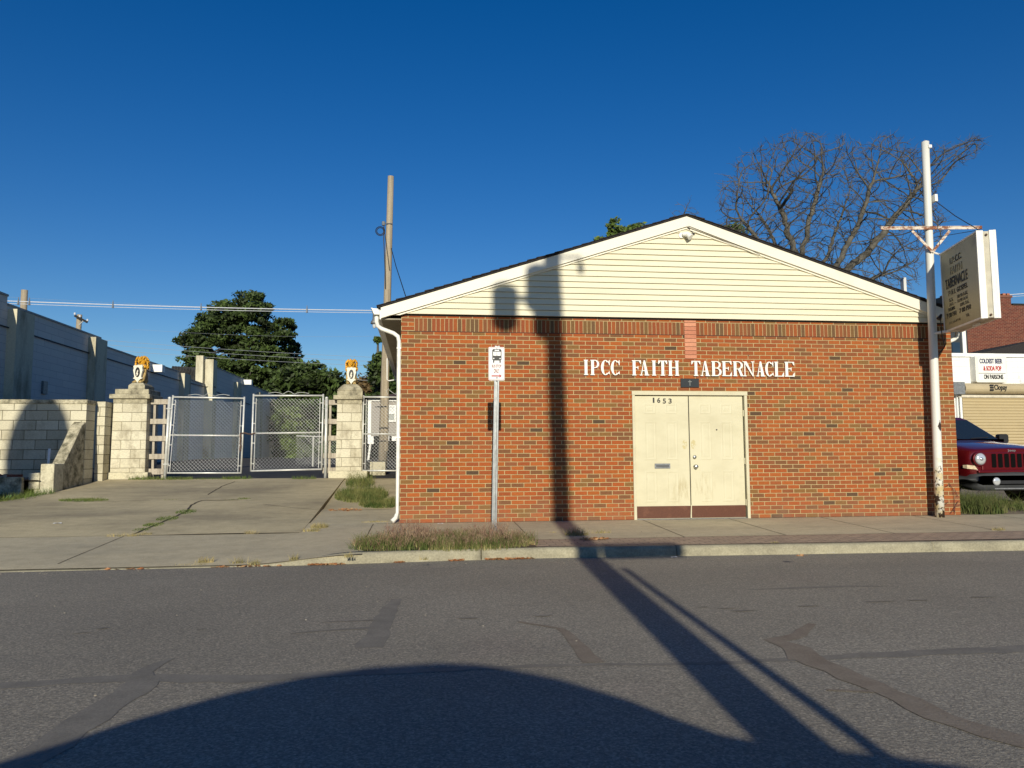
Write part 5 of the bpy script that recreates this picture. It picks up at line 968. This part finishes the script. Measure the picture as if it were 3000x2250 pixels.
# bare tree by space colonisation
def bare_tree(label, poly, Y, depth, natt, stems, step=.30, kill=.42, infl=2.6, twr=.0135, seed=5, expo=2.2, tw=2):
    rng = np.random.default_rng(seed); att = []
    xs0 = [p[0] for p in poly]; ys0 = [p[1] for p in poly]
    while len(att) < natt:
        x = rng.uniform(min(xs0), max(xs0)); y = rng.uniform(min(ys0), max(ys0))
        if inpoly(x, y, poly): att.append(tuple(at(x, y, Y=Y+rng.uniform(-depth, depth))))
    att = np.array(att); nodes = []; par = []
    for st in stems:
        prev = -1 if not nodes else st[0]
        for p in st[1]:
            if prev >= 0:
                a = np.array(nodes[prev]); b_ = np.array(p); n_ = max(1, int(np.linalg.norm(b_-a)/step))
                for i in range(1, n_+1): nodes.append(tuple(a+(b_-a)*i/n_+rng.normal(0, .04, 3))); par.append(prev); prev = len(nodes)-1
            else: nodes.append(tuple(p)); par.append(-1); prev = 0
    N = np.array(nodes); 
    for it in range(150):
        if len(att) == 0: break
        d = np.linalg.norm(att[:, None, :]-N[None, :, :], axis=2); near = d.argmin(1); dm = d.min(1); ok = dm < infl
        if not ok.any(): break
        new = []; np_ = []
        for k in np.unique(near[ok]):
            v = att[ok & (near == k)]-N[k]; v = v/np.linalg.norm(v, axis=1)[:, None]; g = v.mean(0)+rng.normal(0, .10, 3); pk = par[k]; pd = N[k]-N[pk] if pk >= 0 else np.array([0, 0, 1.]); g = g+.55*pd/(np.linalg.norm(pd)+1e-9)+np.array([0, 0, .12]); g /= np.linalg.norm(g)+1e-9; q_ = N[k]+g*step
            new.append(q_); np_.append(int(k))
        new = np.array(new); dd = np.linalg.norm(att[:, None, :]-new[None, :, :], axis=2).min(1); keep = dd > kill
        N = np.vstack([N, new]); par += np_; att = att[keep]
        if len(N) > 17000: break
    n_ = len(N); kids = [[] for _ in range(n_)]
    for i, p in enumerate(par):
        if p >= 0: kids[p].append(i)
    rad = np.zeros(n_)
    for i in range(n_-1, -1, -1): rad[i] = twr if not kids[i] else (sum(rad[k]**expo for k in kids[i]))**(1/expo)
    T = thing('bare_tree', (N[0][0], N[0][1], N[0][2]), label, 'tree'); big_ = MB(); tw_ = MB(); q2 = MB()
    done = [False]*n_
    starts = [(0, -1)]
    while starts:
        i, p = starts.pop(); chain = [p, i] if p >= 0 else [i]
        while kids[i]:
            ks = sorted(kids[i], key=lambda k: -rad[k]); 
            for k in ks[1:]: starts.append((k, i))
            i = ks[0]; chain.append(i)
        if len(chain) < 2: continue
        pts = [tuple(N[c]) for c in chain]; rs = [float(rad[c]) for c in chain]
        if p >= 0: rs[0] = rs[1]
        tgt = big_ if max(rs) > .05 else tw_; tgt.tube(pts, rs, 7 if max(rs) > .05 else 4, cap=False)
    for i in range(n_):
        if rad[i] < twr*1.7 and rng.random() < .5:
            for _ in range(tw):
                p = par[i]; d = N[i]-N[p] if p >= 0 else np.array([0, 0, 1.]); d = d/(np.linalg.norm(d)+1e-9)+rng.normal(0, .38, 3)+np.array([0, 0, .3]); d /= np.linalg.norm(d); l = rng.uniform(.25, .6); m = N[i]+d*l*.5+rng.normal(0, .05, 3); e_ = N[i]+d*l+rng.normal(0, .08, 3)
                q2.tube([tuple(N[i]), tuple(m), tuple(e_)], [twr*.8, twr*.6, twr*.35], 3, cap=False)
    big_.build('trunk', m_bark, T, smooth=True, fix=False); tw_.build('branches', m_bark, T, fix=False); q2.build('twigs', m_twig, T, fix=False); return T
g = lambda x, y, Y=30: tuple(at(x, y, Y=Y))
crown = [(2095, 690), (2100, 600), (2125, 520), (2165, 465), (2230, 432), (2330, 388), (2400, 395), (2440, 420), (2480, 385), (2530, 425), (2620, 392), (2680, 440), (2760, 425), (2830, 400), (2888, 412), (2850, 470), (2770, 520), (2740, 590), (2785, 640), (2770, 700), (2700, 750), (2690, 850), (2600, 840), (2480, 820), (2330, 800), (2200, 745), (2110, 705)]
b0_ = g(2390, 1000); b0_ = (b0_[0], 30, 1.0)
st = [(-1, [b0_, (b0_[0]-.1, 30, 6.0), g(2350, 900)])]
bt = bare_tree('large leafless tree with wide spreading branches behind the right roof slope', crown, 30, 3.4, 4300, [(-1, [b0_, (b0_[0], 30, 6.5), g(2345, 900), g(2335, 760), g(2295, 640), g(2255, 540)]), (14, [g(2365, 880, 30.4), g(2350, 740, 30.6), g(2375, 620, 30.8), g(2410, 500, 31)]),
    (12, [g(2420, 900, 30.5), g(2450, 810, 30.5), g(2540, 745, 31), g(2620, 640, 31), g(2700, 540, 31.3)]), (12, [g(2400, 900, 29), g(2450, 780, 29), g(2520, 650, 28.7), g(2560, 520, 28.5)]), (13, [g(2380, 860, 31), g(2420, 760, 31.4), g(2470, 620, 31.6)]), (13, [g(2330, 870, 29.2), g(2250, 740, 28.8), g(2170, 640, 28.6)]), (13, [g(2480, 850, 30), g(2600, 800, 29.6)]), (14, [g(2320, 850, 30.8), g(2300, 760, 31.2), g(2220, 620, 31.6)])], seed=5, expo=2.12, step=.27, kill=.36)
bare_tree('wispy leafless treetop just above the church ridge', [(1955, 630), (1975, 600), (2020, 595), (2050, 600), (2040, 640), (1960, 640), (1970, 700), (2030, 700)], 44, 1.2, 60, [(-1, [(at(2000, 700, Y=44).x, 44, 1.0), g(2000, 690, 44)])], step=.35, seed=9, twr=.014)
# ------------------------------------------------------------------ grass and litter
def blade(q, p, h, lean, w, seg=3):
    d = Vector((math.cos(lean[0]), math.sin(lean[0]), 0)); s = Vector((-d.y, d.x, 0))*w*.5
    if abs(s.x) < w*.2: s = Vector((w*.5, 0, 0))
    pts = []
    for i in range(seg+1):
        t = i/seg; c = Vector(p)+Vector((0, 0, h*t*(1-.35*lean[1]*t)))+d*(h*lean[1]*t*t); k = 1-t*.92; pts += [c-s*k, c+s*k]
    q.add(pts, [(2*i, 2*i+1, 2*i+3, 2*i+2) for i in range(seg)])
def grass(q, n, fx_, hz, h, w, lean=.5):
    for _ in range(n): x, y = fx_(); blade(q, (x, y, hz(x, y)-.01), h*random.uniform(.35, 1.25), (random.uniform(0, 6.28), random.uniform(.1, lean)), w)
def gm(nm, a, b, sc=3): s = NT(nm); return s.done(s.mix(s.step(s.noise(sc, 3), .4, .6), a, b), .7, 0, .2)
mg1 = gm('grass green', (.07, .10, .022), (.16, .155, .055)); mg2 = gm('grass seed purple', (.19, .10, .075), (.33, .235, .15), 8); mg3 = gm('dry grass', (.42, .34, .16), (.22, .19, .08), 9); mg4 = gm('lush grass', (.07, .115, .02), (.13, .16, .04))
m_dead = gm('dead leaves', (.42, .17, .07), (.50, .33, .17), 12)
random.seed(5)
def bed():
    while True:
        x = random.uniform(-.60, 1.95); y = random.uniform(-2.84, -1.6)
        k = .5+.5*math.sin(x*7.3+1.2*math.sin(y*9))*math.cos(y*8.1+x*3)
        if ((x-.62)/1.03)**2*.95+((y+2.34)/.52)**4 < 1+random.uniform(-.3, .25) and random.random() < .25+.75*k: return x, y
q = MB(); grass(q, 5200, bed, wz, .17, .008, .9); tag(q.build('verge_grass', mg1, fix=False), 'green grass at the foot of the bus stop post by the kerb', 'grass', kind='stuff')
q = MB(); grass(q, 900, bed, wz, .11, .009, 1.0); tag(q.build('verge_dead_grass', mg3, fix=False), 'dry straw coloured grass mixed through the verge by the kerb', 'grass', kind='stuff')
q = MB()
def seed(x, y, h):
    l = random.uniform(0, 6.28); k = random.uniform(.1, .45); blade(q, (x, y, wz(x, y)), h, (l, k), .005, 3); c = Vector((x+math.cos(l)*h*k, y+math.sin(l)*h*k, wz(x, y)+h*(1-.35*k)))
    for _ in range(4): a = random.uniform(0, 6.28); blade(q, c-Vector((0, 0, random.uniform(0, .06))), random.uniform(.05, .10), (a, 1.0), .004, 2)
for _ in range(1700):
    x, y = bed(); seed(x, y+.05, random.choice([.10, .16, .22, .27])*random.uniform(.7, 1.15)*(.75+.25*math.sin(x*5+1))*(1 if x > -.1 else .6)*(1 if x < 1.4 else .6))
tag(q.build('purple_seed_grass', mg2, fix=False), 'purplish seed heads standing above the verge grass by the kerb', 'grass', kind='stuff')
def blob(cx, cy, rx, ry):
    def f():
        while True:
            a, b = random.uniform(-1, 1), random.uniform(-1, 1)
            if a*a+b*b < 1: return cx+a*rx, cy+b*ry
    return f
q = MB(); grass(q, 2600, blob(-.80, 3.0, .50, .75), walkz2 := (lambda x, y: walkz(y)), .15, .010, .7); grass(q, 1500, blob(-.38, 2.05, .40, .40), walkz2, .13, .009, .8); grass(q, 500, blob(-.95, 4.6, .3, .6), walkz2, .25, .008, .6)
tag(q.build('bank_grass', gm('bank grass green', (.055, .085, .018), (.17, .17, .055), 4), fix=False), 'clumped green grass between the driveway and the church wall', 'grass', kind='stuff')
q = MB()
for px, py, rx, ry, n, h in [(520, 1397, .45, .08, 300, .09), (450, 1395, .3, .08, 180, .10), (690, 1399, .35, .08, 260, .09), (890, 1400, .28, .07, 160, .09), (600, 1398, .5, .05, 120, .06)]:
    p = atg(px, py+3, dz); grass(q, n, blob(p.x, min(5.58, p.y), rx, ry), dz, h, .010, .8)
for px, py, rx, ry, n, h in [(245, 1466, .42, .15, 700, .05), (545, 1500, .16, .22, 380, .035), (490, 1520, .16, .2, 340, .035), (450, 1538, .14, .16, 280, .035), (415, 1552, .12, .12, 150, .03), (500, 1464, .12, .04, 90, .02), (680, 1464, .13, .03, 80, .02), (715, 1462, .12, .04, 60, .05)]:
    p = atg(px, py, dz); grass(q, n, blob(p.x, p.y, rx, ry), dz, h, .012, 1.0)
tag(q.build('crack_weeds', mg4, fix=False), 'low green weeds growing from driveway cracks and under the gates', 'weeds', kind='stuff')
q = MB()
for px, py, rx, ry, n, h in [(360, 1571, .22, .04, 90, .07), (425, 1566, .10, .04, 60, .06), (735, 1563, .10, .04, 80, .06), (935, 1545, .13, .13, 260, .08), (913, 1556, .12, .07, 120, .07), (600, 1648, .10, .03, 70, .09), (700, 1650, .10, .03, 40, .09), (745, 1652, .07, .03, 50, .07), (860, 1640, .06, .03, 40, .09), (1020, 1630, .05, .03, 30, .07), (1100, 1528, .22, .03, 120, .03), (560, 1655, .2, .02, 60, .03), (1690, 1568, .16, .10, 220, .12), (1620, 1560, .05, .02, 30, .03), (1760, 1562, .15, .03, 60, .07), (2925, 1553, .10, .05, 110, .06), (2270, 1590, .06, .03, 30, .04), (1240, 1638, .06, .02, 20, .05), (1500, 1590, .2, .1, 260, .12), (1540, 1598, .12, .08, 120, .10)]:
    p = atg(px, py, wz); grass(q, n, blob(p.x, p.y, rx, ry), wz, h, .008, 1.0)
tag(q.build('dry_weed_tufts', mg3, fix=False), 'small dry weed tufts along the pavement joints and kerb', 'weeds', kind='stuff')
q = MB(); rg = lambda x, y: .24; grass(q, 3600, blob(9.95, .72, .6, .7), lambda x, y: lerp(y, [0, 2], [.19, .28]), .32, .012, .9); grass(q, 1200, blob(10.9, 1.0, .8, .6), lambda x, y: lerp(y, [0, 2], [.19, .28]), .17, .012, .9); grass(q, 700, blob(12.3, .85, 1.2, .35), rg, .10, .011, .9)
for _ in range(110): x = random.uniform(9.5, 10.9); y = random.uniform(.2, 1.2); blade(q, (x, y, .2), random.uniform(.4, .62), (random.uniform(0, 6.28), random.uniform(.4, .9)), .009, 5)
tag(q.build('lot_grass', gm('lot grass', (.06, .085, .02), (.12, .12, .045)), fix=False), 'rough green grass at the church corner in front of the red car', 'grass', kind='stuff')
q = MB(); sv = lambda x, y: lerp(y, [-.8, 2.6], [.10, .33]); sv = lambda x, y: lerp(y, [-.8, 2.6, 3.56], [.10, .36, .44]); grass(q, 1500, blob(-7.25, 2.95, .62, .5), sv, .22, .010, .8); grass(q, 350, blob(-6.75, 3.4, .25, .18), sv, .26, .008, .6); grass(q, 1100, blob(-8.2, 1.9, .8, .7), sv, .2, .012, .9)
tag(q.build('wall_foot_weeds', mg4, fix=False), 'weedy grass below the end blocks of the wing wall at far left', 'weeds', kind='stuff')
q = MB()
for _ in range(160): x = random.gauss(-7.95, .26); y = random.gauss(2.55, .25); leaves(q, (x, y, .38+random.uniform(0, .28)), .06, 4, .045)
tag(q.build('broadleaf_weed', gm('broad leaf green', (.05, .12, .03), (.09, .17, .06), 10), fix=False), 'bushy broad leaved weed below the soil yard at far left', 'plant')
def litter(q, x, y, z, s):
    a = random.uniform(0, 6.28); u = Vector((math.cos(a), math.sin(a), random.uniform(-.1, .3)))*s; v = Vector((-math.sin(a), math.cos(a), random.uniform(0, .8)))*s*.5; c = Vector((x, y, z+s*.35)); q.add([c-u, c-v*.8, c+u, c+v], [(0, 1, 2, 3)])
q = MB()
for px, py, rx, ry, n in [(1490, 1635, .30, .025, 170), (1330, 1637, .10, .03, 40), (1080, 1605, .12, .06, 40), (960, 1650, .2, .03, 90), (1170, 1646, .06, .03, 30), (1740, 1580, .22, .10, 90), (1260, 1600, .3, .05, 40), (1500, 1600, .3, .05, 40), (1010, 1495, .3, .12, 90), (730, 1655, .4, .03, 50), (2350, 1630, .1, .02, 8), (400, 1663, .3, .02, 14)]:
    h_ = wz if py < 1632 else flat; p = atg(px, py, h_); f_ = blob(p.x, p.y if h_ is wz else min(p.y, kerbY(p.x)-.02), rx, ry)
    for _ in range(n): x, y = f_(); y = y if h_ is wz else min(y, kerbY(x)-.01); litter(q, x, y, h_(x, y), random.uniform(.014, .040))
tag(q.build('fallen_leaves', m_dead, fix=False), 'dry orange leaves gathered along the kerb and verge', 'leaves', kind='stuff')
m_paper = plain('white litter', (.8, .8, .78), .6)
for px, py, h_, lab in [(2435, 1622, flat, 'scrap of white paper in the gutter right of the doors'), (1975, 1634, flat, 'flattened clear plastic scrap in the gutter under the lamp shadow'), (887, 1655, flat, 'crumpled grey wrapper in the gutter by the dropped kerb'), (230, 1668, flat, 'small white scrap in the gutter at the foot of the driveway'), (168, 1535, dz, 'small white crumb of litter on the left of the driveway'), (1290, 1566, wz, 'crumpled white paper caught in the purple grass')]:
    p = atg(px, py, h_); s = .045 if px > 2400 or px < 900 else .03; q = MB(); z0_ = h_(p.x, p.y) if h_ is not flat else 0.0
    if px == 1290: z0_ += .14; s = .03
    q.add([(p.x-s*1.3, p.y-s*.5, z0_+.006), (p.x+s*.2, p.y-s*.6, z0_+s*.35), (p.x+s*1.4, p.y-s*.2, z0_+.008), (p.x+s*1.1, p.y+s*.5, z0_+s*.5), (p.x-s*.2, p.y+s*.6, z0_+s*.3), (p.x-s*1.2, p.y+s*.4, z0_+s*.4)], [(0, 1, 4, 5), (1, 2, 3, 4)]); tag(q.build('litter', m_paper), lab, 'litter', 'scraps of litter on road and pavement')
# small pebbles, crumbs
q = MB()
for _ in range(260):
    x = random.uniform(-6, 9); y = random.choice([random.uniform(-2.7, -.1), random.uniform(-3.3, -3.0), random.uniform(-8, -3)]); s = random.uniform(.003, .007)
    z0_ = wz(x, y) if y > -2.75 else 0
    q.ell((x, y, z0_+s*.5), (s*1.3, s, s*.7), 5, 3)
tag(q.build('pavement_grit', m_rub, fix=False), 'scattered grit and pebbles on the pavement and road', 'grit', kind='stuff')
# red weed stems against the wall corner
T = thing('dry_vine', (9.1, -.03, .2), 'thin dark red weed stems climbing the brick by the white pole', 'plant'); q = MB()
for pts in [[(2795, 1500), (2800, 1480), (2808, 1468)], [(2798, 1505), (2795, 1450), (2790, 1430), (2780, 1415)], [(2770, 1427), (2778, 1421), (2786, 1424)], [(2806, 1455), (2800, 1440), (2795, 1430)], [(2770, 1478), (2775, 1472), (2780, 1472)], [(2785, 1505), (2798, 1484), (2812, 1480)]]:
    P = [at(x, y, Y=-.03) for x, y in pts]; q.tube(P, .005, 4)
q.build('stem', plain('dark red stem', (.10, .03, .025), .7), T)
# ================================================================== BEHIND THE CAMERA (they cast the shadows the photo shows)
PB = -14.5
T = thing('utility_pole', (1.51, PB, .1), 'tall wooden utility pole with transformers across the street, behind the viewer', 'utility pole')
def up_(z): return Vector((1.51-.030*z, PB, z))
q = MB(); q.tube([up_(.0), up_(4), up_(8), up_(11)], [.165, .15, .145, .135], 14); q.build('pole_shaft', m_polewood, T, smooth=True)
def sh(px, py, Yw=0.0):     # point on the pole's own plane that casts onto this spot of the facade
    p = at(px, py, Y=Yw); dd = Yw-PB; return Vector((p.x-LAT*dd, PB, p.z+TAN*dd))
for (x0_, y0_, x1_, y1_) in ((1440, 838, 1516, 955), (1538, 785, 1612, 905), (1560, 862, 1648, 980)):
    a_ = sh(x0_, y0_); b_ = sh(x1_, y1_); cx = (a_.x+b_.x)/2; r_ = abs(b_.x-a_.x)/2; q = MB().lathe((cx, PB-.05, b_.z), [(r_*.55, -.05), (r_*.9, 0), (r_, .08), (r_, a_.z-b_.z-.06), (r_*.6, a_.z-b_.z)], 20); q.build('transformer', m_grey, T, smooth=True)
a_ = sh(1500, 880); q = MB(); bar(q, a_, up_(a_.z), .08, .08); a_ = sh(1700, 790); q.ell(a_, (.055, .05, .12)); b_ = sh(1700, 765); bar(q, b_, up_(b_.z), .035, .04); q.build('bracket', m_grey, T)
a_ = at(1766, 1610, Y=-2.9); b_ = at(2004, 1610, Y=-2.9); dd = -2.9-PB
zc = TAN*dd+.12; q = MB(); q.prism(rrect(a_.x-LAT*dd, b_.x-LAT*dd, zc-.115, zc+.105, .05), PB-.1, PB+.1); q.build('street_light_head', m_grey, T); MB().box(up_(zc).x, a_.x-LAT*dd+.01, PB-.02, PB+.02, zc+.05, zc+.075).build('light_arm', m_grey, T)
def gsh(px, py): p = at(px, py, Z=0); dd = p.y-PB; return Vector((p.x-LAT*dd, PB+.0, TAN*dd))
c1_ = gsh(1828, 1665); c2_ = gsh(2446, 2110); e_ = c2_+(c2_-c1_)*.6; q = MB(); q.tube([c1_, c2_, Vector((c2_.x, PB, 0))], .042, 8); q.build('riser_conduit', m_grey, T)
T = thing('parked_car', (.4, -13.1, 0), 'dark round-roofed car parked at the kerb behind the viewer', 'car')
arc_ = [(203, 2171), (407, 2103), (678, 2029), (881, 1985), (1085, 1954), (1288, 1941), (1400, 1946), (1500, 1961), (1636, 1988), (1839, 2049), (1975, 2103), (2110, 2151)]
YC = -12.35; roof = []
for px, py in [(0, 2234)]+arc_+[(2330, 2190), (2558, 2207), (2788, 2240)]: p = at(px, py, Z=0); dd = p.y-YC; roof.append((p.x-LAT*dd, TAN*dd))
poly = [(-2.3, .35), (-2.35, .80), (-2.1, .95)]+roof+[(2.9, .85), (2.95, .6), (2.9, .35)]
MB().prism(poly, -13.9, YC).build('body', plain('dark car paint', (.02, .022, .03), .3), T)
for x in (-1.3, 1.75):
    for y in (-13.85, -12.6): MB().lathe((x, y, .33), [(.2, 0), (.32, 0), (.33, .05), (.33, .2), (.2, .22)], 20, 'Y').build('wheel', m_tyre, T)
p = at(125, 1172, Y=4.9); dd = 4.9+13.5; cx, cz_ = p.x-LAT*dd, p.z+TAN*dd
T = thing('shadow_caster_tree', (cx, -13.5, .1), 'slim dense tree added across the road to shadow the far left wall, behind the viewer', 'tree'); q = MB(); q.ell((cx, -13.5, cz_-1.5), (.68, .6, 1.62), 24, 16, .02); lv = q.build('crown', m_leaf, T)  # unseen crown added and shaped to cast the rounded shadow on the left wall
MB().tube([(cx, -13.5, 0), (cx, -13.5, cz_-2.5)], .12, 8).build('trunk', m_bark, T)
T = thing('opposite_building', (0, -25, 0), 'long low brick building across the street, behind the viewer', 'building'); MB().box(-40, 40, -36, -24.5, 0, 3.1).build('wall', m_db, T)
MB().box(-40.3, 40.3, -36.3, -24.2, 3.1, 3.3).build('roof', m_shingle, T)
